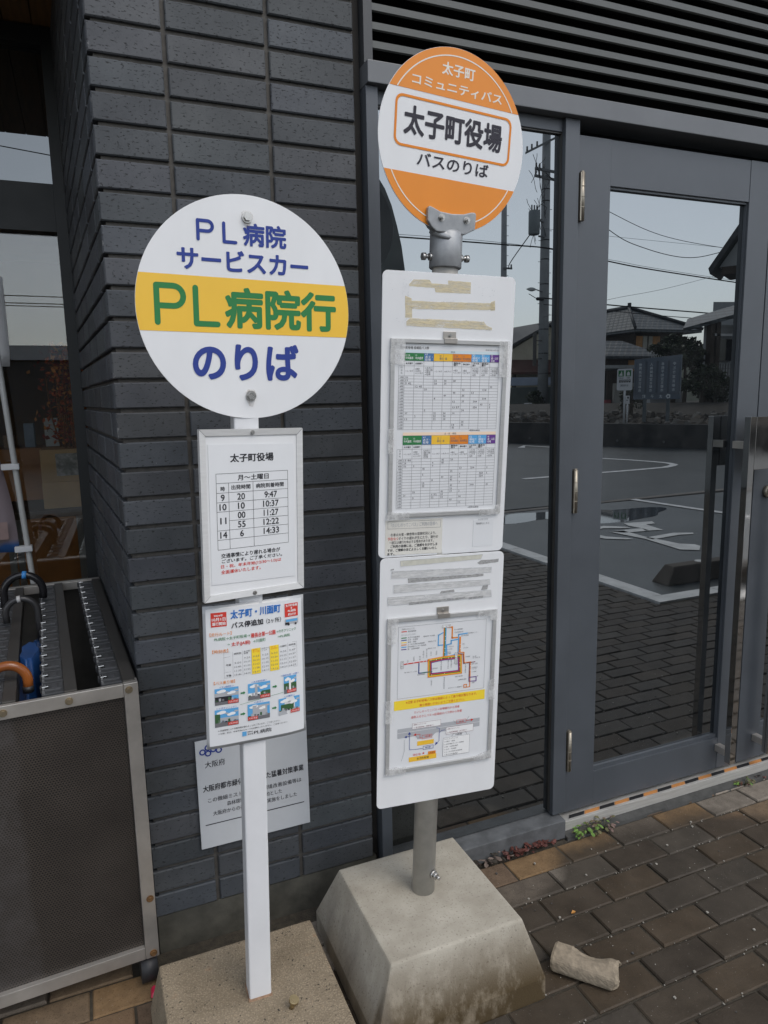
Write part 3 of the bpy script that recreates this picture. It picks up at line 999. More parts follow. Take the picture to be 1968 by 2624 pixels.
def umbrella(label, hx, hy, hz, rad, tr, hmat, cmat, shaft_right, tip=None, band=None):
    """J-hook handle centred on hx,hy,hz; shaft on the left or right limb"""
    sgn = 1 if shaft_right else -1
    u = thing('umbrella', label, 'umbrella', (hx + sgn * rad, hy, 0.1))
    o = Vector((-(hx + sgn * rad), -hy, -0.1))
    f = MB()
    path = [(hx + sgn * rad, hy, hz - 0.10), (hx + sgn * rad, hy, hz - .03)]
    for k in range(15):
        a = math.pi * (k / 14)
        path.append((hx + sgn * rad * math.cos(a), hy, hz + rad * math.sin(a)))
    path.append((hx - sgn * rad * .97, hy, hz - .025))
    path = [Vector(p) + o for p in path]
    f.tube(path, tr, 12)
    h = f.obj('handle', hmat, u)
    if tip:
        f = MB(); e = path[-1]
        f.tube([e + Vector((0, 0, .012)), e - Vector((0, 0, .004))], tr * 1.12, 12)
        f.obj('cap', tip, h)
    if band:
        f = MB(); e = path[9]; e2 = path[10]
        f.tube([e, e2], tr * 1.1, 12)
        f.obj('tag', band, h)
    f = MB()
    rows = []
    for j in range(9):
        t = j / 8
        z = (hz - 0.09) * (1 - t) + 0.13 * t
        rr = (0.016 + 0.022 * math.sin(min(1, t * 2.2) * math.pi / 2)) * (1 - .55 * max(0, t - .35) / .65)
        rows.append([Vector((hx + sgn * rad + rr * (1 + .22 * math.cos(6 * a)) * math.cos(a), hy + rr * (1 + .22 * math.cos(6 * a)) * math.sin(a) * 1.15, z)) + o for a in [2 * math.pi * k / 30 for k in range(30)]])
    f.grid(rows, 0, True, True)
    f.face(rows[-1]); f.face(list(reversed(rows[0])))
    f.obj('canopy', cmat, u)
    return u
BLK_GLOSS = mat('black_plastic', (0.015, 0.015, 0.017), 0.2, 0, .05, 20)
umbrella('umbrella with large glossy black hook handle and blue tag', -0.228, 0.75, 0.84, 0.058, 0.012, BLK_GLOSS, mat('black_cloth', (.015, .015, .018), .6), False, None, mat('tag_blue', (.05, .25, .6), .4, 0, 0))
umbrella('blue folded umbrella with smaller dark grey hook handle', -0.216, 0.50, 0.838, 0.043, 0.0095, mat('grey_plastic', (.035, .035, .037), .3, 0, .05, 20), mat('blue_cloth', (0.009, 0.045, 0.15), .45, 0, .25, 25), True, None, mat('tag_white', (.5, .5, .5), .4, 0, 0))
umbrella('umbrella with polished brown wooden hook handle at rack front', -0.216, 0.02, 0.800, 0.043, 0.0115, mat('polished_wood', (0.28, 0.085, 0.02), .18, 0, .25, 10), mat('brown_cloth', (.05, .03, .02), .7), False, BLACK_RUBBER)
bu = MB()
rows = []
for j in range(11):
    t = j / 10
    z = 0.80 - 0.62 * t
    rx = (.02 + .022 * min(1, 2.5 * t)) * (1 - .5 * max(0, t - .5) * 2)
    ry = rx * 3.6
    rows.append([(-0.185 + rx * math.cos(a) * (1 + .15 * math.cos(5 * a + j * .4)), 0.25 + .08 * t * 0 + ry * math.sin(a) * (1 + .06 * math.cos(7 * a)), z - .05 * math.cos(a * 2) * t) for a in [2 * math.pi * k / 36 for k in range(36)]])
bu.grid(rows, 0, True, True); bu.face(rows[-1]); bu.face(list(reversed(rows[0])))
tag(bu.obj('umbrella', mat('blue_cloth_bright', (0.010, 0.050, 0.17), .42, 0, .3, 20)), 'bright blue unrolled umbrella cloth slumped between the rack rails', 'umbrella')
rd = MB()
rd.hexa([(0.036, -0.150, 0), (0.066, -0.153, 0), (0.066, -0.118, 0), (0.038, -0.116, 0), (0.042, -0.145, .012), (0.06, -0.147, .012), (0.06, -0.124, .012), (0.044, -0.122, .012)])
tag(rd.obj('red_wedge', mat('red_plastic', (0.55, 0.02, 0.07), .35, 0, .05, 20), bevel=.004), 'small red plastic wedge on paving by the black caster', 'wedge')

# ================================================================== WALL NOTICE PLATE (prefecture)
wp = thing('notice_plate', 'white square notice plate screwed to the brick wall behind the white pole', 'sign', (0.347, -0.006, 0.42))
f = MB()
f.box(-0.150, 0.150, -0.004, 0.002, -0.1515, 0.1535)
f.obj('plate', mat('plate_white', (0.56, 0.58, 0.60), .4, 0, .04, 8), wp, mat4=Matrix.Rotation(0.0, 4, 'Y'), bevel=.0008)
f = MB()
Y = -0.0048
X0, Z0 = 0.347, 0.42
def wt(b, x0, x1, z0, z1, bold=.012):
    text(f, b, x0 - X0, x1 - X0, z0 - Z0, z1 - Z0, Y, 0, bold, 2)
wt('大阪府', 0.219, 0.271, 0.497, 0.515)
wt('大阪府都市緑化を活用した猛暑対策事業', 0.210, 0.484, 0.430, 0.449, .02)
wt('この微細ミスト設備及び環境改善設備等は', 0.221, 0.476, 0.398, 0.411)
wt('森林環境の保全を目的とした', 0.270, 0.420, 0.378, 0.391)
wt('大阪府からの補助を受けて実施をしました', 0.232, 0.462, 0.358, 0.371)
f.rect(0.211 - X0, 0.482 - X0, 0.3345 - Z0, 0.337 - Z0, Y, 0)
f.obj('lettering', INK_BLACK, wp, fix=False)
f = MB()
for cx, cz in ((0.215, 0.543), (0.229, 0.537), (0.243, 0.546), (0.257, 0.541), (0.250, 0.553), (0.229, 0.553)):
    o_ = [(cx - X0 + .0085 * math.cos(2 * math.pi * k / 20), cz - Z0 + .0085 * math.sin(2 * math.pi * k / 20)) for k in range(20)]
    i_ = [(cx - X0 + .0048 * math.cos(2 * math.pi * k / 20), cz - Z0 + .0048 * math.sin(2 * math.pi * k / 20)) for k in range(20)]
    ring(f, o_, i_, Y - .0001 * cx, 0)
f.obj('emblem', INK_NAVY, wp, fix=False)

# ================================================================== HOSPITAL BUS SIGN (left, round white and yellow)
def frustum(bx0, bx1, by0, by1, tx0, tx1, ty0, ty1, z0, z1, skirt=0.0, n=10):
    """tapered concrete block, gridded so the faces can be slightly uneven"""
    f = MB()
    rings = []
    zs = ([(0.0, 0.0)] if not skirt else [(0.0, 0.0), (skirt, 0.0)])
    if skirt:
        prof = [(z0, bx0, bx1, by0, by1), (z0 + skirt, bx0, bx1, by0, by1)]
    else:
        prof = [(z0, bx0, bx1, by0, by1)]
    for k in range(1, n + 1):
        t = k / n
        prof.append((z0 + skirt + (z1 - z0 - skirt) * t, bx0 + (tx0 - bx0) * t, bx1 + (tx1 - bx1) * t, by0 + (ty0 - by0) * t, by1 + (ty1 - by1) * t))
    m = 12
    for z, a, b, c, d in prof:
        r_ = []
        for i in range(m): r_.append((a + (b - a) * i / m, c, z))
        for i in range(m): r_.append((b, c + (d - c) * i / m, z))
        for i in range(m): r_.append((b - (b - a) * i / m, d, z))
        for i in range(m): r_.append((a, d - (d - c) * i / m, z))
        rings.append(r_)
    f.grid(rings, 0, False, True)
    f.face(rings[-1])
    f.face(list(reversed(rings[0])))
    return f

hs_loc = Vector((0.2475, -0.375, 0.0))
hs_ = thing('bus_stop_sign', 'white square post with round yellow banded hospital bus disc and timetable frame', 'bus stop sign', hs_loc)
off = Matrix.Translation(-hs_loc)
LZ = 0.122
f = frustum(0.030, 0.470, -0.590, -0.165, 0.060, 0.434, -0.565, -0.196, -0.02, LZ)
f.obj('concrete_base', AGG, hs_, mat4=off, bevel=0.006)
# leaning square post
f = MB()
pb, pt = Vector((0.262, -0.3625, LZ - .01)), Vector((0.3055, -0.3665, 1.80))
yaw = R(-2)
h2 = 0.0245
cs = []
for px, py in ((-h2, -h2), (h2, -h2), (h2, h2), (-h2, h2)):
    cs.append((px * math.cos(yaw) - py * math.sin(yaw), px * math.sin(yaw) + py * math.cos(yaw)))
f.hexa([(pb.x + a, pb.y + b, pb.z) for a, b in cs] + [(pt.x + a, pt.y + b, pt.z) for a, b in cs])
f.obj('post', mat('post_white', (0.70, 0.705, 0.715), 0.4, 0, 0.05, 7), hs_, mat4=off, bevel=0.0045, segs=3)
f = MB()
f.hexa([(pb.x + a * 1.12, pb.y + b * 1.12, LZ - .002) for a, b in cs] + [(pb.x + a * 1.03, pb.y + b * 1.03, LZ + .005) for a, b in cs])
f.obj('weld_rust', mat('weld_rust', (0.30, 0.19, 0.12), .8, 0, .4, 90), hs_, mat4=off)

# disc
RL = 0.2077
md = off @ signmat(0.3087, -0.393, 1.6206, 0.0468, -0.0153, 0.0177)
f = MB()
N = 96
circ = [(RL * math.cos(2 * math.pi * k / N), RL * math.sin(2 * math.pi * k / N)) for k in range(N)]
f.prism(circ, -0.0012, 0.0012)
dsc = f.obj('disc', WHITE_SHEET, hs_, mat4=md, bevel=0.0003, segs=1)
def chord_band(z0, z1, rr, n=24):
    a0, a1 = math.asin(max(-1, z0 / rr)), math.asin(min(1, z1 / rr))
    right = [(rr * math.cos(a0 + (a1 - a0) * k / n), rr * math.sin(a0 + (a1 - a0) * k / n)) for k in range(n + 1)]
    return right + [(-a, b) for a, b in reversed(right)]
f = MB()
f.flatpoly(chord_band(-0.0465, 0.0553, RL - .0006), -0.0017)
f.obj('yellow_band', SIGN_YELLOW, dsc, fix=False)
f = MB()
Y = -0.0021
def T(b, x0, x1, z0, z1, m=0, bold=.02, y=None, res=3):
    text(f, b, x0 / 1000, x1 / 1000, z0 / 1000, z1 / 1000, Y if y is None else y, m, bold, res)
# round-stroked capitals drawn as strokes
def stroke(pts, wd, m):
    wd /= 1000
    P = [(a / 1000, b / 1000) for a, b in pts]
    for i, (a, b) in enumerate(zip(P, P[1:])):
        f.line(a, b, wd, Y - .00001 * (i % 3), m)
    for i, a in enumerate(P):
        f.disc(a[0], a[1], wd / 2, Y - .00003 - .00001 * (i % 2), m, 14)
def letP(x0, x1, z0, z1, wd, m):
    h = wd / 2
    zm = z0 + (z1 - z0) * .46
    r_ = (z1 - h - zm) / 2
    pts = [(x0 + h, z0 + h), (x0 + h, z1 - h), (x1 - h - r_, z1 - h)]
    pts += [(x1 - h - r_ + r_ * math.sin(R(a)), zm + r_ + r_ * math.cos(R(a))) for a in range(15, 180, 15)]
    pts += [(x1 - h - r_, zm), (x0 + h, zm)]
    stroke(pts, wd, m)
def letL(x0, x1, z0, z1, wd, m):
    h = wd / 2
    stroke([(x0 + h, z1 - h), (x0 + h, z0 + h), (x1 - h, z0 + h)], wd, m)
letP(-94, -61, 118, 157, 6.2, 0)
letL(-46, -18, 117, 156, 6.2, 0)
T('病院', -7, 78, 116, 158, 0, .030)
T('サービスカー', -131, 122, 66, 106, 0, .030)
letP(-175, -117, -36, 40, 10.5, 1)
letL(-105, -55, -36, 39, 10.5, 1)
T('病院行', -46, 180, -37, 40, 1, .034)
T('のりば', -110, 99, -135, -64, 0, .034, res=6)
f.obj('lettering', [INK_NAVY, INK_GREEN], dsc, fix=False)
RUST_BLEED = tape_mat('rust_bleed', (0.42, 0.30, 0.17), 0.0, 0.30, 0.6, (200, 200, 60))
for x, z, h in ((0.0015, 0.167, .016), (-0.0005, -0.164, .020)):
    f = MB()
    f.flatpoly([(x - .011, z + .008), (x - .009, z - h * .4), (x - .004, z - h), (x + .003, z - h * 1.1), (x + .008, z - h * .5), (x + .012, z + .004), (x + .006, z + .012), (x - .006, z + .012)], -.0024)
    f.obj('rust_stain', RUST_BLEED, dsc, fix=False)
for x, z in ((0.0015, 0.167), (-0.0005, -0.164)):
    f = MB(); f.bolt(x, -.0013, z, 0.0075, 0.010); f.obj('bolt', BOLT, dsc)

# timetable frame
mf = off @ signmat(0.2980, -0.3985, 1.2245, 0.1925, -0.0173, 0.0239)
W2, H2 = 0.1085, 0.1683
f = MB()
o4 = [(-W2, -H2), (W2, -H2), (W2, H2), (-W2, H2)]
i4 = [(-W2 + .0125, -H2 + .0125), (W2 - .0125, -H2 + .0125), (W2 - .0125, H2 - .0125), (-W2 + .0125, H2 - .0125)]
for k in range(4):
    q = (k + 1) % 4
    g_ = .00012
    a, b, c, d = o4[k], o4[q], i4[q], i4[k]
    # mitred bar, slightly sloped inward
    f.hexa([(a[0], .006, a[1]), (b[0], .006, b[1]), (c[0], .006, c[1]), (d[0], .006, d[1]),
            (a[0], -.0045, a[1]), (b[0], -.0045, b[1]), (c[0], -.0025, c[1]), (d[0], -.0025, d[1])], 0)
fr = f.obj('timetable_frame', mat('bright_aluminium', (0.68, 0.68, 0.67), 0.4, 0.2, 0.06, 20, stretch=(1, 1, 8)), hs_, mat4=mf)
f = MB()
for k in range(4):
    a, b = o4[k], i4[k]
    f.line(a, b, 0.0006, -0.0047, 0)
f.obj('mitre_joint', INK_GREY, fr, fix=False)
f = MB()
f.box(-W2 + .0126, W2 - .0126, 0.0, .005, -H2 + .0126, H2 - .0126)
f.obj('back_board', WHITE_SHEET, fr)
f = MB()
f.hexa([(-.0915, -.0012, -.1355), (.0895, -.0012, -.1400), (.0895, -.0004, -.1400), (-.0915, -.0004, -.1355),
        (-.0910, -.0012, .1405), (.0890, -.0012, .1375), (.0890, -.0004, .1375), (-.0910, -.0004, .1405)])
f.obj('timetable_sheet', PAPER, fr)
f = MB()
Y = -0.0016
T('太子町役場', -47.5, 44.5, 104, 121, 0, .03)
rows_z = [83, 64.5, 45.5, 27, 8.5, -10, -28.5, -47, -66.5]
LW = .0006
def hl(x0, x1, z, w_=.0007, m=0): f.rect(x0 / 1000, x1 / 1000, z / 1000 - w_ / 2, z / 1000 + w_ / 2, Y, m)
def vl(x, z0, z1, w_=.0007, m=0): f.rect(x / 1000 - w_ / 2, x / 1000 + w_ / 2, z0 / 1000, z1 / 1000, Y - .00002, m)
for i, z in enumerate(rows_z):
    hl(-52 if i == 5 else -77, 75, z)
vl(-77, -66.5, 83); vl(75, -66.5, 83); vl(-52, -66.5, 64.5); vl(-1, -66.5, 64.5)
T('月～土曜日', -33, 33, 68, 79.5, 0, .022)
T('時', -68.5, -59.5, 49, 58, 0, .022)
T('出発時間', -46.5, -6.5, 50.5, 60, 0, .022)
T('病院到着時間', 5, 66, 50.5, 60, 0, .022)
def cell(s_, xc, z, h=13.0):
    w_ = sum(3.4 if c in ':' else (6.0 if c == '1' else 7.6) for c in s_) * h / 12 * .98
    T(s_, xc - w_ / 2, xc + w_ / 2, z - h / 2, z + h / 2, 0, .02)
for s_, z in (('9', 36), ('10', 17.5), ('11', -9.5), ('14', -37.5)):
    cell(s_, -64.5, z)
for s_, z in (('20', 36.5), ('10', 18), ('00', -.5), ('55', -19), ('6', -37.5)):
    cell(s_, -26.5, z)
for s_, z in (('9:47', 36.5), ('10:37', 18), ('11:27', -.5), ('12:22', -19), ('14:33', -37.5)):
    cell(s_, 37, z)
T('交通事情により遅れる場合が', -71, 56, -84, -74.5, 0, .022)
T('ございます。ご了承ください。', -70, 60, -94, -86, 0, .022)
T('日・祝、年末年始(12/30～1/3)は', -72, 58, -105.5, -97, 1, .019)
T('全面運休いたします。', -72, 12, -116, -108, 1, .019)
f.obj('lettering', [INK_BLACK, INK_RED], fr, fix=False)
for x, z in ((-.001, .1615), (-.003, -.1625)):
    f = MB(); f.bolt(x, -.0040, z, 0.0032, 0.0035); f.obj('screw', BOLT, fr)

# laminated flyer
my = off @ signmat(0.2894, -0.3925, 0.8900, 0.067, 0.0059, 0.0274)
f = MB()
NX, NZ = 14, 16
def fly(x, z):
    return (x, -.0016 * math.sin((z + .15) * 14) - .0025 * math.cos(x * 22 + z * 9) + (.006 * max(0, (abs(x) - .06) / .05) ** 2), z)
f.grid([[fly(-.107 + .214 * i / NX, -.1518 + .3035 * j / NZ) for i in range(NX + 1)] for j in range(NZ + 1)])
fy = f.obj('laminated_flyer', LAMINATE, hs_, mat4=my, fix=False)
fy.modifiers.new('thickness', 'SOLIDIFY').thickness = 0.0006
f = MB()
def flyp(x, z, d=.0012):
    q = fly(x, z); return (q[0], q[1] - d, q[2])
f.grid([[flyp(-.1015 + .203 * i / NX, -.1455 + .291 * j / NZ, .0009) for i in range(NX + 1)] for j in range(NZ + 1)])
f.obj('flyer_sheet', PAPER, fy, fix=False)
f = MB()
Y = 0.0
PL = dict(RED=0, BLUE=1, BLK=2, GRN=3, ORG=4, YEL=5, WHT=6, SKY=7, GRY=8, DGR=9, LGR=10)
def Q(x0, x1, z0, z1, m, y=None):
    f.rect(x0 / 1000, x1 / 1000, z0 / 1000, z1 / 1000, Y if y is None else y, m)
Q(-92, -61, 108, 137.5, 0); Q(63, 93, 108.5, 137, 0)
Y = -.0003
T('2024年', -86, -68, 129, 134, 6); T('10月1日', -90, -63, 120, 127, 6); T('運行開始', -90, -63, 111, 118, 6)
T('太子町役場', 65, 91, 130, 135.5, 6); T('⇕', 76, 80, 125, 128.5, 6); T('PL病院', 70, 88, 118.5, 124, 6); T('約27分', 70, 88, 111, 116.5, 6)
T('太子町・川面町', -53, 54, 121, 139.5, 1, .035)
T('バス停追加', -52, 15, 101, 114, 2, .03); T('（2ヶ所）', 22, 54, 101, 112, 2, .015)
# little minibus picture
Q(63, 93, 93, 104, 10); Q(65, 91, 98, 103, 7, -.0005); Q(63, 72, 92, 97, 2, -.0005)
f.disc(.071, .0925, .0024, -.0007, 2, 12); f.disc(.087, .0925, .0024, -.0007, 2, 12)
T('【走行ルート】', -95, -52, 89, 96.5, 4, .012)
T('PL病院→太子町役場→', -86, -14, 79, 86, 3, .01); T('磯長台第一公園', -12, 41, 76, 86, 0, .02); T('→のぎクリニック', 43, 87, 78, 84.5, 3, .01)
T('→', -62, -56, 68, 71, 3); T('太子(JA前)', -53, -14, 63, 73, 0, .02); T('→川面町', -8, 19, 65, 72, 3, .01); T('→PL病院', 45, 73, 67, 73, 3, .01)
T('【時刻表】', -91, -60, 53, 60.5, 4, .012)
cx = [-69, -51, -31, -12, 7, 27, 47, 67, 88]
Q(cx[3], cx[4], -1, 53, 5, -.0001); Q(cx[5], cx[6], -1, 53, 5, -.0001)
for x in cx: Q(x - .15, x + .15, -1, 53, 8, -.0002)
for z in (53, 43, 11, -1): Q(-69, 88, z - .15, z + .15, 8, -.00025)
hd = ['病院発', '太子町\n役場', '磯長台\n第一公園', 'のぎクリ\nニック', '太子\n(JA前)', '川面町', '病院着']
for k, s_ in enumerate(hd):
    T(s_, cx[k + 1] + 2.5, cx[k + 2] - 2.5, 44.5 if '\n' in s_ else 46, 52 if '\n' in s_ else 50, 4 if k in (2, 4) else 2, .01, res=2)
T('午前', -65, -55, 24, 28.5, 2); T('午後', -65, -55, 1.5, 6, 2)
tt = [['', '9:20', '9:23', '9:25', '9:30', '9:35', '9:47'], ['9:50', '10:10', '10:13', '10:15', '10:20', '10:25', '10:37'],
      ['10:40', '11:00', '11:03', '11:05', '11:10', '11:15', '11:27'], ['11:35', '11:55', '11:58', '12:00', '12:05', '12:10', '12:22'],
      ['13:46', '14:06', '14:09', '14:11', '14:16', '14:21', '14:33']]
for r_, row in enumerate(tt):
    z = 36.5 - r_ * 8.3
    for k, s_ in enumerate(row):
        if s_: T(s_, cx[k + 1] + 3, cx[k + 2] - 3, z - 2, z + 2, 8, .0, res=1)
T('【バス乗り場】', -90, -48, -13, -6, 4, .015)
def photo(x0, x1, z0, z1, kind, cap):
    w_, h_ = x1 - x0, z1 - z0
    Q(x0, x1, z0, z1, 7, -.0001)
    for cx_, cz_, cr_ in ((.2, .80, .10), (.32, .84, .12), (.62, .66, .09), (.74, .70, .11), (.5, .75, .06), (.9, .82, .07)):
        f.flatpoly([((x0 + w_ * cx_ + w_ * cr_ * 1.25 * math.cos(2 * math.pi * q_ / 14)) / 1000, (z0 + h_ * cz_ + h_ * cr_ * .8 * math.sin(2 * math.pi * q_ / 14)) / 1000) for q_ in range(14)], -.00013 - cr_ * .00005, 6 if cr_ > .08 else 10)
    for q_ in range(7):
        bx_ = x0 + w_ * (.03 + .13 * q_)
        Q(bx_, bx_ + w_ * .09, z0 + h_ * .24, z0 + h_ * (.30 + .16 * ((q_ * 37) % 10) / 10), (9, 10, 8, 2)[q_ % 4], -.00021)
    Q(x0, x1, z0, z0 + h_ * .28, 8 if kind != 5 else 10, -.0002)
    if kind == 0:
        Q(x0, x1, z0 + h_ * .5, z0 + h_ * .72, 10, -.00024); Q(x0, x0 + w_ * .7, z0 + h_ * .2, z0 + h_ * .5, 2, -.00024)
    elif kind == 1:
        Q(x0 + w_ * .3, x0 + w_ * .42, z0 + h_ * .2, z1 - h_ * .08, 10, -.00024); Q(x0, x1, z0 + h_ * .25, z0 + h_ * .42, 6, -.00022)
        Q(x0 + w_ * .6, x1, z0 + h_ * .25, z0 + h_ * .48, 9, -.00026)
    elif kind == 2:
        Q(x0, x1, z0 + h_ * .25, z0 + h_ * .6, 9, -.00022); Q(x0 + w_ * .4, x0 + w_ * .55, z0 + h_ * .2, z0 + h_ * .85, 6, -.00028)
    elif kind == 3:
        Q(x0, x0 + w_ * .22, z0 + h_ * .25, z0 + h_ * .75, 9, -.00024); Q(x0, x1, z0 + h_ * .3, z0 + h_ * .52, 10, -.00022)
    elif kind == 4:
        Q(x0 + w_ * .22, x1 - w_ * .12, z0 + h_ * .22, z1 - h_ * .12, 10, -.00024)
    else:
        Q(x0 + w_ * .1, x0 + w_ * .7, z0 + h_ * .3, z0 + h_ * .62, 9, -.00024)
    bx = x1 - 22 if kind != 4 else x0
    Q(bx, bx + 21, z0 + 1.5, z0 + 8.5, 0, -.0005)
    text(f, 'バスのりば', (bx + 1.5) / 1000, (bx + 19.5) / 1000, (z0 + 3) / 1000, (z0 + 7) / 1000, -.0008, 6, .02, 1)
    T(cap, (x0 + x1) / 2 - 4.2 * len(cap) / 2 - 2, (x0 + x1) / 2 + 4.2 * len(cap) / 2 + 2, z1 + 1, z1 + 5, 1, .01, res=1)
photo(-89, -41, -57.5, -22, 0, '＜PL病院＞'); photo(-21.5, 26, -57, -21, 1, '＜太子町役場＞'); photo(56, 85, -57, -19, 2, '＜磯長台第一公園＞')
photo(-90, -42, -105, -67.5, 3, '＜のぎクリニック＞'); photo(-23, 24, -102, -66, 4, '＜太子＞'); photo(43.5, 92, -103, -66, 5, '＜川面町＞')
for x, z in ((-37, -38), (31, -36), (-38, -84), (29, -83)):
    Q(x, x + 6, z - 1.6, z + 1.6, 3)
    f.flatpoly([((x + 6) / 1000, (z - 3.6) / 1000), ((x + 10) / 1000, z / 1000), ((x + 6) / 1000, (z + 3.6) / 1000)], Y, 3)
f.line((.054, -.052), (-.039, -.0625), .0006, -.0009, 3)
T('※ 交通事情により到着時間が遅れることがございます。ご了承ください。', -84, 46, -115, -111, 2, .012, res=1)
T('※ 日曜、祝日、年末年始(12/30～1/3)は運行いたしません。ご注意ください。', -84, 63, -122, -118, 2, .012, res=1)
Q(-35, -26, -134, -124, 7); T('医療法人', -24, -12, -127.5, -124.5, 8, res=1); T('宝生会', -24, -12, -133, -129.5, 8, res=1)
T('PL病院', -10, 27, -134, -125, 2, .015)
ymin = 0
for i, v in enumerate(f.v):
    q = fly(v[0], v[2]); f.v[i] = (v[0], q[1] - .0018 + v[1], v[2])
f.obj('flyer_print', [INK_RED, INK_BLUE, INK_BLACK, INK_GREEN, INK_ORANGE, INK_YELLOW, INK_WHITE, INK_SKY, INK_GREY, INK_DGREEN, INK_LGREY], fy, fix=False)

pg = MB()
pg.cyl((0, 0, 0.0), (0.004, -.004, 0.018), 0.0055, 16)
pg.cyl((0.0042, -.0042, 0.0185), (0.0055, -.0055, 0.025), 0.011, 18)
tag(pg.obj('steel_pin', mat('brass_pin', (0.48, 0.38, 0.22), .3, .9, .1, 50), loc=(0.318, -0.440, LZ)), 'short metal pin with round head standing on the low concrete base', 'pin')

# ================================================================== COMMUNITY BUS SIGN (right, orange disc)
cs_loc = Vector((0.705, -0.32, 0.0))
cs_ = thing('bus_stop_sign', 'grey round pole with orange community bus disc, two white timetable boards and tall concrete base', 'bus stop sign', cs_loc)
off = Matrix.Translation(-cs_loc)
f = frustum(0.482, 0.925, -0.534, -0.085, 0.533, 0.878, -0.500, -0.146, -0.02, 0.20, 0.07)
f.obj('concrete_base', CONC, cs_, mat4=off @ Matrix.Translation((0.70, -0.32, 0)) @ Matrix.Translation((-0.70, 0.32, 0)), bevel=0.005)
f = MB()
PA, PB = Vector((0.7055, -0.305, 0.17)), Vector((0.7725, -0.328, 1.80))
f.cyl(PA, PB, 0.0290, 32)
f.obj('pole', GALV, cs_, mat4=off)
d_ = (PB - PA).normalized()
f = MB()
c0 = PA + d_ * ((0.255 - PA.z) / d_.z)
f.cyl((c0.x + .012, c0.y - .026, c0.z), (c0.x + .014, c0.y - .032, c0.z), 0.0105, 18)
f.tube([(c0.x + .014, c0.y - .032, c0.z), (c0.x + .0165, c0.y - .040, c0.z)], 0.0085, 6)
f.cyl((c0.x + .0165, c0.y - .040, c0.z), (c0.x + .019, c0.y - .050, c0.z), 0.0042, 12)
f.obj('anchor_bolt', BOLT, cs_, mat4=off)
f = MB()
cb_, ct_ = PA + d_ * ((1.728 - PA.z) / d_.z), PA + d_ * ((1.805 - PA.z) / d_.z)
f.tube([cb_, cb_ + d_ * .002, ct_ - d_ * .004, ct_], [0.0345, 0.0362, 0.0362, 0.033], 32)
f.obj('collar', CAST, cs_, mat4=off)
cm = PA + d_ * ((1.752 - PA.z) / d_.z)
for s_ in (-1, 1):
    f = MB()
    f.cyl((cm.x + s_ * .034, cm.y, cm.z), (cm.x + s_ * .041, cm.y, cm.z), 0.0085, 6)
    f.cyl((cm.x + s_ * .041, cm.y, cm.z), (cm.x + s_ * .055, cm.y - .002, cm.z + .001), 0.0045, 12)
    f.cyl((cm.x + s_ * .050, cm.y, cm.z), (cm.x + s_ * .058, cm.y, cm.z), 0.0085, 6)
    f.obj('clamp_bolt', BOLT, cs_, mat4=off)
# disc
md = off @ signmat(0.7751, -0.360, 1.9808, 0.0607, -0.0724, 0.0410)
RR = 0.1803
f = MB()
circ = [(RR * math.cos(2 * math.pi * k / N), RR * math.sin(2 * math.pi * k / N)) for k in range(N)]
f.prism(circ, -0.001, 0.001)
dsc = f.obj('disc', WHITE_SHEET, cs_, mat4=md, bevel=0.0003, segs=1)
f = MB()
f.flatpoly(chord_band(0.0831, RR - .0007, RR - .0006), -0.0014)
f.flatpoly(chord_band(-(RR - .0007), -0.0741, RR - .0006), -0.0014)
f.obj('orange_field', SIGN_ORANGE, dsc, fix=False)
f = MB()
Y = -0.0018
for a0, a1 in ((math.asin(.0835 / .1645), math.pi - math.asin(.0835 / .1645)), (math.pi + math.asin(.0745 / .1645), 2 * math.pi - math.asin(.0745 / .1645))):
    n = 48
    for k in range(n):
        b0, b1 = a0 + (a1 - a0) * k / n, a0 + (a1 - a0) * (k + 1) / n
        f.flatpoly([(.1634 * math.cos(b0), .1634 * math.sin(b0)), (.1658 * math.cos(b0), .1658 * math.sin(b0)), (.1658 * math.cos(b1), .1658 * math.sin(b1)), (.1634 * math.cos(b1), .1634 * math.sin(b1))], Y, 0)
ring(f, rrect(-.1445, .144, -.0265, .0715, .017), rrect(-.1395, .139, -.0215, .0665, .013), Y, 1)
T('太子町', -40, 40.5, 125.5, 150, 0, .022)
T('コミュニティバス', -109, 113, 93.5, 114, 0, .018)
T('太子町役場', -123, 121, -2.5, 54, 2, .030)
T('バスのりば', -88, 91.5, -57.5, -30.5, 2, .018)
f.obj('lettering', [flat('ink_cream', (0.80, 0.76, 0.68)), INK_ORANGE, flat('ink_charcoal', (0.035, 0.033, 0.045))], dsc, fix=False)
# saddle bracket clamping the disc
f = MB()
pts = [(-60, -134), (-57, -169)]
pts = [(-.0600, -.1390), (-.0585, -.1640), (-.048, -.1760), (-.0360, -.1835), (.0360, -.1830), (.050, -.1755), (.0610, -.1700), (.0620, -.1390), (.0585, -.1340), (.048, -.1350), (.030, -.1410), (0, -.1440), (-.030, -.1425), (-.048, -.1365), (-.056, -.1345)]
f.prism(pts, -.012, -.0025)
br_ = f.obj('saddle_bracket', CAST, cs_, mat4=md, bevel=.002)
f = MB()
f.prism(pts, .0025, .010)
f.obj('saddle_bracket', CAST, cs_, mat4=md, bevel=.002)
f = MB()
f.tube([(0, .016, -.186), (0, .012, -.175), (0, .004, -.166)], [.0345, .034, .024], 24)
f.obj('bracket_neck', CAST, br_)
for x, z in ((-.026, -.155), (.0375, -.153)):
    f = MB(); f.cyl((x, -.0121, z), (x, -.0138, z), .0078, 16); f.tube([(x, -.0138, z), (x, -.0185, z)], .006, 6); f.cyl((x, -.0185, z), (x, -.0215, z), .0032, 10)
    f.obj('bolt', BOLT, br_)

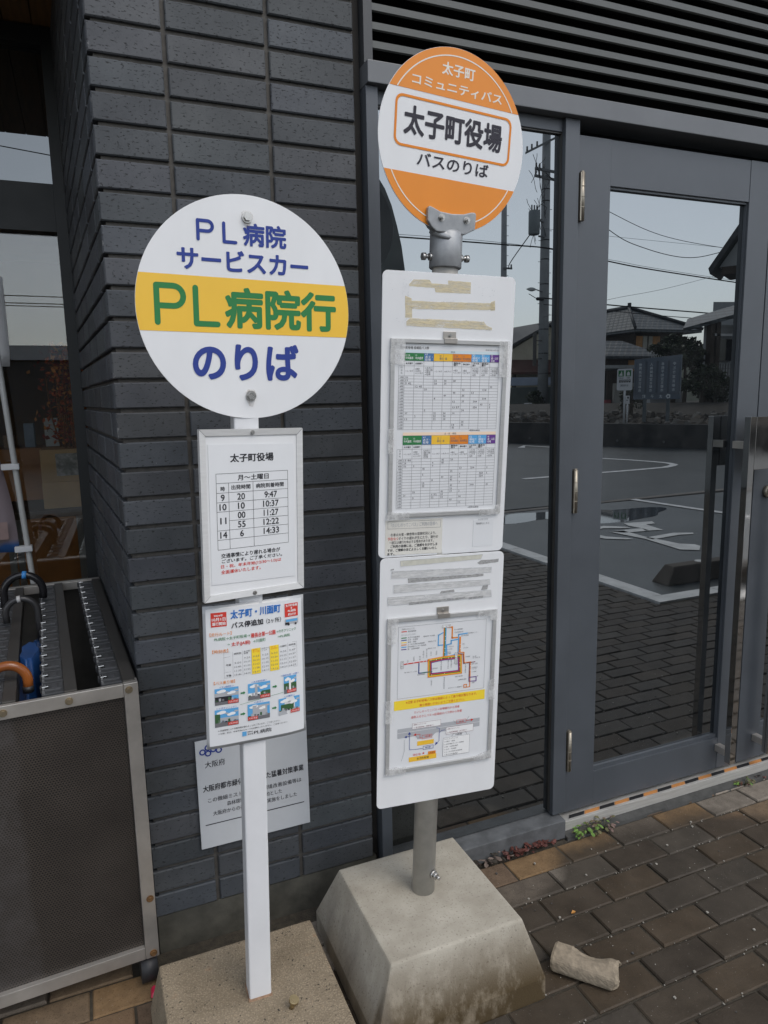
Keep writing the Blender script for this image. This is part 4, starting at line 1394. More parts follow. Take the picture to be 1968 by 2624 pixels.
def board(x, y, z, yaw, tilt, roll, w_, h_):
    f = MB()
    f.prism(rrect(-w_ / 2, w_ / 2, -h_ / 2, h_ / 2, .0125), -.0012, .0012)
    return f.obj('timetable_board', WHITE_SHEET, cs_, mat4=off @ signmat(x, y, z, yaw, tilt, roll), bevel=.0004, segs=1)
def tapes(parent, items, mats, y=-.0016, edge=False):
    for i, (m, pts) in enumerate(items):
        f = MB()
        n = len(pts)
        P = []                                  # slightly ragged outline
        for k in range(n):
            a, b = pts[k], pts[(k + 1) % n]
            L = math.hypot(b[0] - a[0], b[1] - a[1])
            st = max(1, int(L / 9))
            for q in range(st):
                t = q / st
                jr = 0.5 if q else 0.15
                P.append(((a[0] + (b[0] - a[0]) * t + random.uniform(-jr, jr)) / 1000, (a[1] + (b[1] - a[1]) * t + random.uniform(-jr, jr)) / 1000))
        f.flatpoly(P, y - .00012 * i, 0)
        o = f.obj('tape_strip', mats[m], parent, fix=False)
        if edge:
            f = MB()
            for k in range(len(P)):
                if random.random() < .8:
                    f.line(P[k], P[(k + 1) % len(P)], .00045, y - .00012 * i - .00006, 0)
            f.obj('grimy_edge', INK_LGREY, o, fix=False) if parent.parent is None else None
def casefr(parent, x0, x1, z0, z1, t, name='sheet_case'):
    f = MB()
    x0, x1, z0, z1, t = x0 / 1000, x1 / 1000, z0 / 1000, z1 / 1000, t / 1000
    f.box(x0, x1, -.008, -.0018, z1 - t, z1)
    f.box(x0, x1, -.008, -.0018, z0, z0 + t)
    f.box(x0, x0 + t, -.0078, -.0018, z0 + t + .0001, z1 - t - .0001)
    f.box(x1 - t, x1, -.0078, -.0018, z0 + t + .0001, z1 - t - .0001)
    return f.obj(name, ALU, parent, bevel=.0008)
def clip(parent, xc, z0, z1):
    f = MB()
    xc, z0, z1 = xc / 1000, z0 / 1000, z1 / 1000
    f.box(xc - .015, xc + .015, -.0042, -.0018, z0 + .009, z1)
    f.box(xc - .014, xc + .0165, -.0105, -.0083, z0, z0 + .011)
    f.box(xc - .014, xc + .0155, -.0105, -.0043, z0 + .0085, z0 + .0112)
    o = f.obj('sheet_clip', STEEL_DULL, parent, bevel=.0008)
    f = MB(); f.bolt(xc + .0005, -.0042, z1 - .009, .003, .0035); f.obj('screw', BOLT, o)

# upper board
b1 = board(0.7529, -0.3600, 1.3964, -0.0875, -0.0455, 0.0236, 0.3125, 0.6272)
tapes(b1, [(0, [(-97, 287), (-87, 297), (-50, 298), (-45, 291), (-7, 291), (-7, 299), (47, 298), (47, 274), (-36, 273), (-38, 282), (-96, 283)]),
           (0, [(-105, 263), (-90, 258), (-88, 218), (-104, 218)]),
           (0, [(-91, 253), (107, 256), (108, 242), (-91, 236)]), (0, [(97, 259), (107, 262), (108, 241), (97, 240)]),
           (0, [(-93, 217), (82, 216), (88, 208), (103, 203), (102, 198), (-101, 201), (-101, 210)])], [TAPE_BEIGE])
def specks(parent, areas, mm, y, name):
    f = MB()
    for (x0, x1, z0, z1, n, s0) in areas:
        for k in range(n):
            x, z = random.uniform(x0, x1), random.uniform(z0, z1)
            a = random.uniform(.3, 1) * s0
            b = random.uniform(.15, .5) * s0
            f.flatpoly([((x - a) / 1000, z / 1000), (x / 1000, (z - b) / 1000), ((x + a) / 1000, (z + b * .3) / 1000), (x / 1000, (z + b) / 1000)], y - random.uniform(0, .0001), 0)
    return f.obj(name, mm, parent, fix=False)
specks(b1, [(-112, -96, 262, 288, 45, 1.1), (-40, -8, 284, 288, 16, 1.2), (-100, 80, 214, 217, 30, 1.3), (-100, 100, 253, 257, 14, 1.6), (72, 84, 205, 214, 16, 1.5), (84, 104, 197, 201, 8, 1.6), (-140, 60, 272, 300, 26, 1.4), (60, 110, 270, 290, 14, 1.4), (-130, -100, 205, 216, 10, 1.4)], INK_LGREY, -.0024, 'dirt_specks')
casefr(b1, -136.5, 142, -220, 174, 9)
f = MB()
f.box(-.1274, .1329, -.0030, -.0019, -.2108, .1648)
f.obj('timetable_sheet', PAPER, b1)
f = MB()
Y = -.0035
MT = [INK_BLACK, INK_GREY, INK_GREEN, INK_SLATE, SIGN_YELLOW, INK_ORANGE, INK_SKY, INK_PURPLE, INK_WHITE, INK_PALE, INK_PEACH, INK_RED]
T('太子町役場 役場前バス停', -114, -48, 152, 158.5, 0, .015, res=2)
T('令和7年10月1日', 88, 121, 152, 155.8, 1, 0, res=1)
Cx = [-104, -81.5, -59, -36, -13, 9, 31.5, 54.5, 77, 100, 123]
def grid_lines(xs, zs, x0, x1, wd=.00045, m=1):
    for z in zs: f.rect(x0 / 1000, x1 / 1000, z / 1000 - wd / 2, z / 1000 + wd / 2, Y - .0002, m)
    for x in xs: f.rect(x / 1000 - wd / 2, x / 1000 + wd / 2, min(zs) / 1000, max(zs) / 1000, Y - .00022, m)
heads = [(0, 1, 2, '12 14\n中央循環'), (1, 2, 2, '11\n中央循環'), (2, 3, 3, '61\n太子・\n役場'), (3, 5, 4, '23\n春日・畑'), (5, 6, 5, '32 34\n町内周回'), (6, 7, 5, '31\n町内周回'), (7, 8, 6, '52\n福祉C\n役場'), (8, 9, 6, '51\n福祉C\n役場'), (9, 10, 7, '41\n畑・山田\n役場')]
subs = ['太子廻り', '山田廻り', '', '', '', '聖和台\n廻り', '春日廻り', 'いわき台\n廻り', '磯長台\n廻り', '']
dest = ['→上ノ太子', '→葉室\n→太井川\n→上ノ太子', '→太井川\n→梅川橋\n→葉室\n→役場', '→上ノ太子', '→太子CC', '→春日\n→上ノ太子', '→葉室\n→上ノ太子', '→いわき台\n→総合福祉C\n→しなが台\n→役場', '→しなが台\n→総合福祉C\n→いわき台\n→役場', '→二子塚\n→叡福寺\n→二子塚\n→役場']
def ttable(ztop, zc0, zc1, zs1, zd1, h0, h1, step, data, band, title):
    f.rect(-.104, .123, zc0 / 1000, ztop / 1000, Y, band)
    T(title, 9 - len(title) * 2.4, 9 + len(title) * 2.4, zc0 + 1.6, ztop - 1.2, 1, .02, Y - .0002, 2)
    for a, b, m, s_ in heads:
        f.rect(Cx[a] / 1000, Cx[b] / 1000, zc1 / 1000, zc0 / 1000, Y - .0001, m)
        nl = s_.count('\n') + 1
        xm = (Cx[a] + Cx[b]) / 2
        T(s_, xm - 8.7, xm + 8.7, (zc0 + zc1) / 2 - nl * 2.7, (zc0 + zc1) / 2 + nl * 2.7, 8 if m in (2, 3, 6, 7) else 1, .015, Y - .0003, 1)
    for k, s_ in enumerate(subs):
        if s_:
            nl = s_.count('\n') + 1
            T(s_, Cx[k] + 3, Cx[k + 1] - 3, (zc1 + zs1) / 2 - nl * 2, (zc1 + zs1) / 2 + nl * 2, 0, .02, Y - .0003, 1)
    for k, s_ in enumerate(dest):
        nl = s_.count('\n') + 1
        T(s_, Cx[k] + 2, Cx[k + 1] - 2, (zs1 + zd1) / 2 - nl * 2.4 + .5, (zs1 + zd1) / 2 + nl * 2.4 - .5, 1, 0, Y - .0003, 1)
    for k, c in enumerate('行き先'):
        T(c, -112.5, -108, zs1 - 6 - k * 6, zs1 - 1.8 - k * 6, 1, 0, Y - .0003, 1)
    zs = [zd1 - step * k for k in range(h1 - h0 + 2)]
    grid_lines(Cx, [zc0, zc1, zs1] + zs, -104, 123)
    grid_lines([-117], [zs1, zs[-1]], -117, -104)
    for z in zs: f.rect(-.117, -.104, z / 1000 - .0002, z / 1000 + .0002, Y - .0002, 1)
    for h in range(h0, h1 + 1):
        z = zd1 - step * (h - h0) - step / 2
        T('%d時' % h, -115.5 + (1.5 if h < 10 else 0), -105.5, z - 2.1, z + 2.1, 1, .01, Y - .0003, 1)
        for k, s_ in data.get(h, {}).items():
            wd = 2.9 * len(s_.replace(' ', '')) + (5 if ' ' in s_ else 0) + (1 if '※' in s_ else 0)
            x0 = Cx[k] + 3 + (5 if '※' in s_ else 0)
            T(s_, x0, min(x0 + wd, Cx[k + 1] - 1.5), z - 2.1, z + 2.1, 1, .012, Y - .0003, 1)
D1 = {5: {0: '50'}, 6: {0: '19', 3: '56', 4: '40', 5: '18'}, 7: {0: '5 42', 3: '58', 4: '39'}, 8: {1: '12 45', 9: '55'}, 9: {2: '50', 6: '52', 8: '15※'},
      10: {5: '44', 7: '13'}, 11: {4: '49', 6: '35'}, 12: {3: '8', 8: '50※'}, 13: {5: '12', 6: '37', 7: '30※'}, 14: {8: '43', 9: '0'}, 15: {5: '13 57', 7: '35※', 9: '5'},
      16: {2: '5', 6: '34'}, 17: {0: '37', 3: '52', 4: '34', 5: '10'}, 18: {1: '2', 3: '52', 4: '34'}, 19: {0: '13', 3: '52', 4: '34'}, 20: {6: '34'}, 21: {5: '14', 6: '46'}, 22: {5: '43'}}
D2 = {6: {0: '13 44', 4: '45', 5: '23'}, 7: {0: '24', 3: '4', 4: '45'}, 8: {0: '56', 1: '3', 3: '4'}, 9: {2: '45', 6: '33', 7: '25※', 9: '0'}, 10: {5: '25'}, 11: {2: '5', 6: '0', 8: '45※', 9: '5'},
      12: {4: '49', 5: '20', 6: '0', 8: '55※'}, 13: {3: '8', 5: '43'}, 14: {2: '15', 6: '7'}, 15: {2: '55', 5: '43', 7: '30※', 9: '45'}, 16: {5: '26'}, 17: {1: '33', 4: '40', 5: '23', 6: '2'},
      18: {0: '26', 3: '6 52', 4: '33'}, 19: {1: '3', 3: '52', 4: '33', 6: '34'}, 20: {5: '43'}, 21: {6: '16'}}
ttable(150.5, 144, 127.5, 116.5, 95, 5, 22, 6.5, D1, 9, '平日')
T('※聖和台経由', 55, 82, -27, -23.5, 0, .01, res=1)
ttable(-28.5, -35.5, -56, -66, -87.5, 6, 22, 6.63, D2, 10, '土・日・祝日')
T('※聖和台経由', 60, 87, -205.5, -201.8, 0, .01, res=1)
f.obj('timetable_print', MT, b1, fix=False)
tapes(b1, [(0, [(-139, 120), (-104, 121), (-104, 172), (-137, 172)]), (0, [(122, 95), (146, 95), (146, 175), (120, 175)]), (0, [(-140, -75), (-126, -75), (-126, -20), (-140, -20)]),
           (0, [(-140, -226), (-86, -224), (-86, -208), (-140, -206)]), (0, [(88, -224), (139, -222), (142, -200), (128, -200), (126, -209), (88, -209)])], [TAPE_CLEAR], -.0086)
clip(b1, 0, 166, 192)
f = MB()
f.hexa([(-.1405, -.0019, -.3075), (-.0015, -.0019, -.3095), (-.0015, -.0013, -.3095), (-.1405, -.0013, -.3075), (-.1405, -.0019, -.2265), (-.0015, -.0019, -.2265), (-.0015, -.0013, -.2265), (-.1405, -.0013, -.2265)])
f.obj('faded_notice', PAPER_OLD, b1)
f = MB()
f.box(.077, .129, -.0019, -.0013, -.300, -.236)
f.obj('faded_notice', PAPER, b1)
f = MB()
Y = -.0024
for a, b in (((-135, -229), (-6, -231)), ((-6, -231), (-7, -248)), ((-7, -248), (-135, -246)), ((-135, -246), (-135, -229))):
    f.line((a[0] / 1000, a[1] / 1000), (b[0] / 1000, b[1] / 1000), .0005, Y, 1)
T('「たいしのってこバス」ご利用の皆様へ', -127, -14, -243, -233.5, 3, .01, res=2)
T('冬季の大雪・積雪等の道路状況により、', -128, -17, -264, -257, 0, .012, res=2)
T('予告なく', -135, -110, -273.5, -266, 2, .012, res=2); T('ダイヤの遅れが生じたり、運行の', -109, -12, -273.5, -266, 0, .012, res=2)
T('一部又は運行を休止する場合があります。', -131, -23, -282, -275, 0, .012, res=2)
T('ご利用の皆様には、ご迷惑をおかけしま', -128, -13, -291, -284, 0, .02, res=2)
T('すが、ご理解のほどよろしくお願いいたし', -135, -14, -300, -293, 0, .02, res=2)
T('ます。', -135, -118, -308, -302, 0, .02, res=2)
T('太子町役場', 88, 114, -237, -232.5, 3, 0, res=1); T('時刻表はこちら', 84, 118, -247, -242, 1, .01, res=1)
f.obj('notice_print', [INK_BLACK, INK_GREY, INK_RED, INK_LGREY], b1, fix=False)

# lower board
b2 = board(0.7323, -0.3600, 0.7799, -0.0688, -0.0152, 0.0317, 0.3111, 0.6127)
tapes(b2, [(1, [(-108, 299), (99, 302), (94, 291), (-107, 286)]), (2, [(85, 282), (95, 288), (142, 289), (141, 281), (92, 278)]), (0, [(-128, 276), (124, 270), (123, 257), (-129, 259)]),
           (2, [(-89, 257), (103, 255), (103, 249), (-88, 246)]), (0, [(-123, 244), (120, 240), (121, 227), (-122, 225)]), (2, [(102, 226), (117, 227), (114, 216), (98, 215)]),
           (2, [(-5, 221), (28, 222), (29, 216), (-8, 215)]), (0, [(-137, 216), (124, 214), (126, 197), (-136, 197)]), (2, [(-85, 200), (57, 202), (56, 197), (-85, 194)]), (2, [(66, 200), (104, 201), (103, 196), (66, 195)]), (2, [(-131, 281), (-123, 282), (-123, 279), (-131, 278)])],
      [TAPE_WHITE, mat('tape_cream', (0.58, 0.57, 0.49), .6, 0, .1, 70), TAPE_GREY])
f = MB()
for P_ in ([(-128, 276), (124, 270), (123, 257), (-129, 259)], [(-123, 244), (120, 240), (121, 227), (-122, 225)], [(-137, 216), (124, 214), (126, 197), (-136, 197)], [(-108, 299), (99, 302), (94, 291), (-107, 286)]):
    for k in range(4):
        f.line((P_[k][0] / 1000, P_[k][1] / 1000), (P_[(k + 1) % 4][0] / 1000, P_[(k + 1) % 4][1] / 1000), .0005, -.0031, 0)
f.obj('tape_edge_grime', INK_LGREY, b2, fix=False)
specks(b2, [(-107, 90, 288, 300, 18, 1.2), (-128, 120, 272, 275, 14, 1.5), (-123, 118, 228, 232, 14, 1.5), (-136, 120, 199, 214, 30, 2.2), (-60, 60, -300, -200, 5, .8)], INK_LGREY, -.0030, 'dirt_specks')
casefr(b2, -137, 140, -218, 165.5, 9)
f = MB()
f.box(-.1278, .1308, -.0030, -.0019, -.2088, .1563)
f.obj('route_map_sheet', PAPER, b2)
f = MB()
Y = -.0035
MT = [INK_BLACK, INK_GREY, INK_GREEN, INK_SLATE, INK_YELLOW, INK_ORANGE, INK_SKY, INK_PURPLE, INK_WHITE, INK_RED, INK_MAROON, INK_LGREY, INK_NAVY, SIGN_YELLOW]
def B(pts, wd, m, y=None):
    f.pline([(a / 1000, b / 1000) for a, b in pts], wd / 1000, Y if y is None else y, m)
def boxline(x0, x1, z0, z1, wd, m, y=None):
    B([(x0, z0), (x1, z0)], wd, m, y); B([(x1, z0), (x1, z1)], wd, m, y); B([(x1, z1), (x0, z1)], wd, m, y); B([(x0, z1), (x0, z0)], wd, m, y)
boxline(-109.5, 114.5, -32, 143, .5, 1)
# legend
T('《金剛ふるさとバス》', -102, -70, 135, 139, 1, 0, res=1); T('喜志循環線', -86, -66, 129, 133, 1, 0, res=1)
T('《たいしのってこバス》', -102, -68, 121, 125, 1, 0, res=1)
for k, (s_, m) in enumerate((('太子中央循環線', 2), ('太子・役場線', 12), ('春日・畑線', 4), ('上ノ太子駅町内周回線', 5), ('総合福祉センター役場線', 6), ('畑・山田役場線', 7))):
    z = 116 - k * 5.6
    B([(-101, z), (-90, z)], 2.2, m); T(s_, -86, -86 + 4.2 * len(s_), z - 1.9, z + 1.9, 1, 0, res=1)
B([(-101, 131), (-90, 131)], 2.2, 9)
# bundles
for k, (m, o_) in enumerate(((5, 0), (2, 2.4), (6, 4.8))):
    B([(5 + o_, 132), (5 + o_, 62)], 2.4, m, Y - .0001 - .00003 * k)
B([(8, 132), (26, 131), (26, 104), (40, 104)], 3.4, 5, Y - .00002)
B([(4, 120), (-9, 114), (-9, 89), (4, 89)], 3, 6)
B([(65, 112), (43, 111), (43, 64), (14, 58), (12, 88), (24, 90), (24, 98), (40, 99)], 3, 6, Y - .00015)
B([(47, 103), (47, 68)], 4.5, 5, Y - .00005)
for k, m in enumerate((5, 13, 2, 9, 7)):
    o_ = k * 2.1
    B([(5 - o_ * 0, 60 - o_), (-34 + o_, 57 - o_), (-33 + o_, 13 + o_), (54 - o_, 13 + o_), (52 - o_, 60 - o_), (5, 60 - o_)], 2.1, m, Y - .0002 - .00003 * k)
B([(-95, 52), (-34, 54)], 2.6, 9, Y - .0004)
B([(-57, 50), (-57, 26), (-24, 26)], 2.4, 12, Y - .0004); B([(-50, 26), (-24, 26)], 1.4, 2, Y - .0005)
B([(44, 67), (58, 65), (60, 39), (77, 39)], 2.2, 5, Y - .0004); B([(44, 63), (56, 61), (58, 37), (88, 38)], 2, 10, Y - .00042)
B([(74, 36), (74, -4)], 2, 10, Y - .0004); B([(76.5, 37), (76.5, -24), (61, -24), (61, -17), (68, -17), (68, -24)], 2, 5, Y - .00043)
B([(74, 0), (93, 0), (93, -11), (74, -10), (74, 0)], 2, 7, Y - .00046)
for x0, x1, z0, z1, s_ in ((-1, 22, 131, 138, '上ノ太子駅'),):
    f.flatpoly([(a, b) for a, b in rrect(x0 / 1000, x1 / 1000, z0 / 1000, z1 / 1000, .0015, 3)], Y - .0006, 8)
    boxline(x0 + 1, x1 - 1, z0 + .3, z1 - .3, .6, 1, Y - .0007); T(s_, x0 + 2, x1 - 2, z0 + 1.5, z1 - 1.5, 1, 0, Y - .0008, 1)
for x, zt, s_ in ((-99, 59, '喜志駅'), (38, 66, '太子町役場')):
    f.rect((x - 3.2) / 1000, (x + 3.2) / 1000, (zt - 5.2 * len(s_) - 1) / 1000, (zt + 1.2) / 1000, Y - .0006, 8)
    boxline(x - 3.2, x + 3.2, zt - 5.2 * len(s_) - 1, zt + 1.2, .6, 1, Y - .0007)
    for i, ch in enumerate(s_): T(ch, x - 2, x + 2, zt - 4.4 - 5.2 * i, zt - 5.2 * i, 1, 0, Y - .0008, 1)
for x, z, s_ in ((-47, 115, '聖和台第一号公園前'), (-35, 101, '聖和台3丁目'), (-35, 84, '聖和台1丁目'), (31, 124, '松の木保育園前'), (32, 117, '竹内街道春日西'), (68, 112, '総合福祉センター'), (50, 107, '緑の台公園前'), (53, 86, '中町'), (56, 76, 'いわき台'),
                 (62, 53, '六枚橋東'), (82, 50, '道の駅\n近つ飛鳥の里'), (15, 83, 'しなが台北'), (15, 77, 'しなが台'), (15, 68, '和みの\n広場前'), (-93, 31, '梅川西(カインズ前)'), (-60, 22, '敏達天皇陵前'), (-25, 33, '上宮学園前'), (80, 33, '東條の里前'), (80, 22, '科長神社口\nみのう前'), (80, 13, '二子塚前'),
                 (45, -3, '山田郵便公園前'), (95, 1, '畑'), (82, -15, '西畑'), (20, -21, '太子カントリー倶楽部前'), (38, 6, '推古天皇陵前'), (36, 38, '山田'), (36, 99, '春日')):
    nl = s_.count('\n') + 1
    L = max(len(q) for q in s_.split('\n'))
    T(s_, x, x + 3.2 * L, z - 1.7 * nl, z + 1.7 * nl, 1, 0, res=1)
for x, zt, s_ in ((-85, 62, '大保'), (-70, 68, '河南橋'), (-55, 68, '梅川橋'), (-46, 80, '太子四つ辻'), (-38, 84, '磯長小学校前'), (-27, 76, '太井川'), (-13, 76, '円明町'), (0, 52, '聖徳太子御廟前'), (18, 50, '磯長小学校前'), (26, 52, '用明天皇陵前'), (64, 34, '孝徳天皇陵前'), (-24, 6, '仏眼寺前'), (9, 8, '聖徳太子町民会館')):
    for i, ch in enumerate(s_): T(ch, x - 1.6, x + 1.6, zt - 3.2 - 3.7 * i, zt - 3.7 * i, 1, 0, res=1)
for x, z in ((-85, 52.5), (-70, 53), (-55, 53), (-46, 53.5), (-38, 54), (-27, 55), (-13, 55), (0, 55), (18, 55), (26, 55), (8, 110), (8, 100), (8, 80), (8, 70), (47, 86), (48, 76), (-24, 18), (9, 18), (48, 40), (48, 30), (76, 30), (76, 18), (64, 38)):
    f.rect((x - .8) / 1000, (x + .8) / 1000, (z - .8) / 1000, (z + .8) / 1000, Y - .0006, 8)
# yellow caution strip and texts
f.flatpoly([(-.117, -.0605), (.118, -.0605), (.118, -.0360), (-.117, -.0370)], Y, 4)
T('※注意 太子町役場バス停は路線によって乗り場が異なります。', -88, 97, -47, -40, 9, .006, Y - .0003, 2)
T('乗り間違いがないようご注意ください。', -53, 64, -58, -51, 9, .006, Y - .0003, 2)
T('たいしのってこバス→役場構内から発着', -66, 51, -74, -68, 9, .004, res=2)
T('金剛ふるさとバス→役場前のバス停から発着', -74, 58, -86, -79.5, 9, .004, res=2)
# forecourt diagram
f.flatpoly([(-.107, -.132), (-.061, -.131), (-.056, -.1405), (-.020, -.1395), (-.009, -.130), (.107, -.130), (.107, -.108), (-.107, -.108)], Y, 11)
B([(-107, -118.5), (107, -118.5)], .7, 8, Y - .0001)
f.rect(-.0565, -.0135, -.157, -.146, Y, 13); f.rect(-.077, -.006, -.196, -.184, Y, 13); f.rect(-.028, -.008, -.184, -.176, Y - .0001, 5)
T('太子町役場', -57, -26, -193, -187, 0, .01, Y - .0003, 2); T('入口', -24, -12, -182.5, -177.5, 0, .01, Y - .0003, 1)
T('現在地', -67, -47, -182, -176.5, 9, 0, res=2); T('停車', -37, -22, -138.5, -133.5, 9, 0, Y - .0005, 1); T('停車', 51, 64, -113, -108.5, 9, 0, Y - .0005, 1); T('停車', -36, -21, -167, -162.5, 12, 0, Y - .0005, 1)
boxline(-44, -19, -141, -132, .8, 9, Y - .0003); boxline(45, 70, -115, -106, .8, 9, Y - .0003); boxline(-41, -15, -169, -160.5, .9, 12, Y - .0003)
star = [((-40 + (3.6 if k % 2 == 0 else 1.5) * math.sin(k * math.pi / 5)) / 1000, (-178.5 + (3.6 if k % 2 == 0 else 1.5) * math.cos(k * math.pi / 5)) / 1000) for k in range(10)]
for k in range(10): f.flatpoly([(-.040, -.1785), star[k], star[(k + 1) % 10]], Y, 9)
for x0, x1, z0, z1, m, ls in ((-70, 3, -113, -98.5, 10, ('金剛ふるさとバス', '○ 喜志循環線（葉室廻り）')), (18, 90, -139, -121, 10, ('金剛ふるさとバス', '○ 喜志循環線（太子廻り）')), (11, 81, -195, -147.5, 1, ('たいしのってこバス', '○ 春日・畑線', '○ 総合福祉センター役場線', '○ 畑・山田役場線', '○ 太子・役場線', '○ 上ノ太子駅町内周回線', '○ 太子中央循環線'))):
    f.rect(x0 / 1000, x1 / 1000, z0 / 1000, z1 / 1000, Y - .0003, 8)
    boxline(x0, x1, z0, z1, .45, m, Y - .0004)
    st = (z1 - z0) / len(ls)
    for k, s_ in enumerate(ls):
        T(s_, x0 + 3, x0 + 3 + min(4.0 * len(s_), x1 - x0 - 7), z1 - st * (k + .5) - 1.8, z1 - st * (k + .5) + 1.8, m, 0, Y - .0006, 1)
T('六枚橋', 42, 60, -145, -140.5, 0, .01, Y - .0006, 1)
B([(33, -146), (38, -139.5), (70, -139.5), (74, -146)], .6, 1, Y - .0002)
B([(37, -106), (42, -113), (66, -113)], .6, 1, Y - .0002); B([(72, -108), (78, -100)], .6, 1, Y - .0002)
B([(-43, -166), (-76, -164), (-77, -125)], 1, 12, Y - .0005); B([(-76, -130), (-86, -130)], 1, 12, Y - .0005); B([(-8, -118), (0, -120), (0, -152), (-6, -158)], 1, 12, Y - .0005); B([(0, -132), (6, -127), (14, -126)], .9, 12, Y - .0005)
for pts, m in (([(-90, -130), (-84, -127), (-84, -133)], 12), ([(-77, -118), (-81, -125), (-73, -125)], 12), ([(-11, -163), (-3, -158), (-8, -154)], 12), ([(-67, -128), (-60, -124), (-60, -131)], 9), ([(90, -110), (83, -107), (83, -114)], 9)):
    f.flatpoly([(a / 1000, b / 1000) for a, b in pts], Y - .0006, m)
B([(-45, -138), (-50, -138), (-50, -128), (-61, -128)], 1, 9, Y - .0005); B([(70, -110.5), (84, -110.5)], 1, 9, Y - .0005)
B([(-90, -137), (-89, -165), (-96, -190)], .5, 1, Y - .0002)
f.obj('route_map_print', MT, b2, fix=False)
tapes(b2, [(0, [(-138, 105), (-118, 105), (-112, 150), (-112, 167), (-138, 167)]), (0, [(90, 152), (142, 152), (142, 167), (90, 167)]), (0, [(122, 140), (142, 140), (142, 160), (122, 160)]),
           (0, [(-140, -88), (-124, -88), (-124, -32), (-140, -32)]), (0, [(126, -62), (142, -62), (142, -10), (126, -10)]), (0, [(-138, -219), (-87, -220), (-87, -203), (-126, -200), (-137, -196)]), (0, [(90, -219), (140, -216), (140, -196), (126, -196), (90, -206)])], [TAPE_CLEAR], -.0086)
clip(b2, 0, 157, 183)

# ================================================================== SMALL THINGS ON THE PAVEMENT
def lump(rows_fn, nr, nc):
    f = MB()
    rows = [[rows_fn(a / (nr - 1), b / nc) for b in range(nc)] for a in range(nr)]
    f.grid(rows, 0, False, True)
    f.face(rows[-1]); f.face(list(reversed(rows[0])))
    return f
_rn = [[random.uniform(-.4, .4) for b in range(40)] for a in range(18)]
def stone_fn(t, u):
    i, j = int(t * 29), int(u * 40) % 40
    a = 2 * math.pi * u
    ca, sa = math.cos(a), math.sin(a)
    e = 3.4
    rr = (abs(ca) ** e + abs(sa) ** e) ** (-1 / e)
    y, z = 0.036 * rr * ca, 0.0245 * rr * sa
    bite = max(0, math.sin((t - .28) * math.pi * 1.7)) if .28 < t < .87 else 0
    if sa > 0 and ca > -.2:                      # broken-out back edge
        z *= 1 - .50 * bite * min(1, (ca + .2) * 1.6)
        y *= 1 - .22 * bite
    if t > .97: y *= .90; z *= .88
    if t < .03: y *= .93; z *= .90
    xe = (t - .5) * .158
    if t > .9: xe += .006 * math.sin(3 * a) + .004 * _rn[3][j]
    if t < .1: xe += .003 * _rn[5][j]
    return (xe, y + .0014 * _rn[i % 18][j % 28], max(0, z + .0245 + .0012 * _rn[(i + 5) % 18][j % 28]))
f = lump(stone_fn, 30, 40)
so_ = f.obj('broken_kerb_stone', mat('kerb_stone', (0.29, 0.24, 0.175), .9, 0, .25, 60, .7, 420, .0015))
so_.location = (1.052, -0.520, 0.0)
so_.rotation_euler = (0, 0, R(-49))
tag(so_, 'broken rounded chunk of pale concrete lying on the dark paving', 'stone')

def weed(label, x, y, s, n, cols, seed):
    rnd = random.Random(seed)
    t = thing('weed', label, 'weed', (x, y, 0.0))
    f = MB()
    st = MB()
    for k in range(n):
        a = rnd.uniform(0, 2 * math.pi)
        d = s * rnd.uniform(.15, 1.0)
        h = s * rnd.uniform(.15, .75)
        tip = Vector((math.cos(a) * d * 1.5, math.sin(a) * d * .6, h))
        st.tube([(0, 0, -.005), (tip.x * .5, tip.y * .5, h * .7), tip], .0006, 4)
        L = s * rnd.uniform(.24, .44)
        dr_ = Vector((math.cos(a), math.sin(a), rnd.uniform(-.3, .4))).normalized()
        sd_ = dr_.cross(Vector((0, 0, 1))).normalized()
        up = sd_.cross(dr_)
        m = rnd.choice(cols)
        pts = []
        for q in range(9):
            u = q / 8
            wd = L * .33 * math.sin(math.pi * (u * .92 + .05)) * (1 + .38 * (-1) ** q)
            pts.append((u, wd))
        ctr = [tip + dr_ * L * u - up * L * .35 * u * u for u, _ in pts]
        f.grid([[c - sd_ * wd for c, (_, wd) in zip(ctr, pts)], [c + up * .002 for c in ctr], [c + sd_ * wd for c, (_, wd) in zip(ctr, pts)]], m, False)
    f.obj('leaves', [mat('weed_green', (0.13, 0.24, 0.04), .6, 0, .3, 60), mat('weed_olive', (0.13, 0.12, 0.05), .6, 0, .3, 60), mat('weed_pink', (0.20, 0.13, 0.11), .6, 0, .3, 60)], t, fix=False)
    st.obj('stem', mat('weed_stem', (0.10, .10, .05), .6, 0, .2, 30), t)
weed('bright green leafy weed beside the door sill corner', 1.448, -0.050, 0.044, 34, [0, 0, 0, 1], 3)
weed('dry pinkish weed sprig next to the bright green one', 1.500, -0.053, 0.044, 30, [1, 2, 2, 1, 0], 5)
weed('small olive weed growing below the steel door handle', 2.150, -0.052, 0.034, 22, [1, 1, 0], 9)
lf = MB()
for k in range(120):
    x = random.triangular(0.93, 1.36, 1.16)
    y = -0.054 + random.uniform(-.016, .010)
    s_ = random.uniform(.004, .014)
    z = random.uniform(.003, .028)
    q = Matrix.Rotation(random.uniform(0, 6.3), 3, 'Z') @ Matrix.Rotation(random.uniform(-1.1, 1.1), 3, 'X')
    m = 0 if x > 1.10 and random.random() < .75 else (1 if random.random() < .6 else 2)
    lf.face([Vector((x, y, z)) + q @ Vector(v) * s_ for v in ((-1, 0, 0), (-.3, -.55, .12), (.5, -.45, 0), (1, 0, .2), (.4, .5, 0), (-.4, .5, .15))], m)
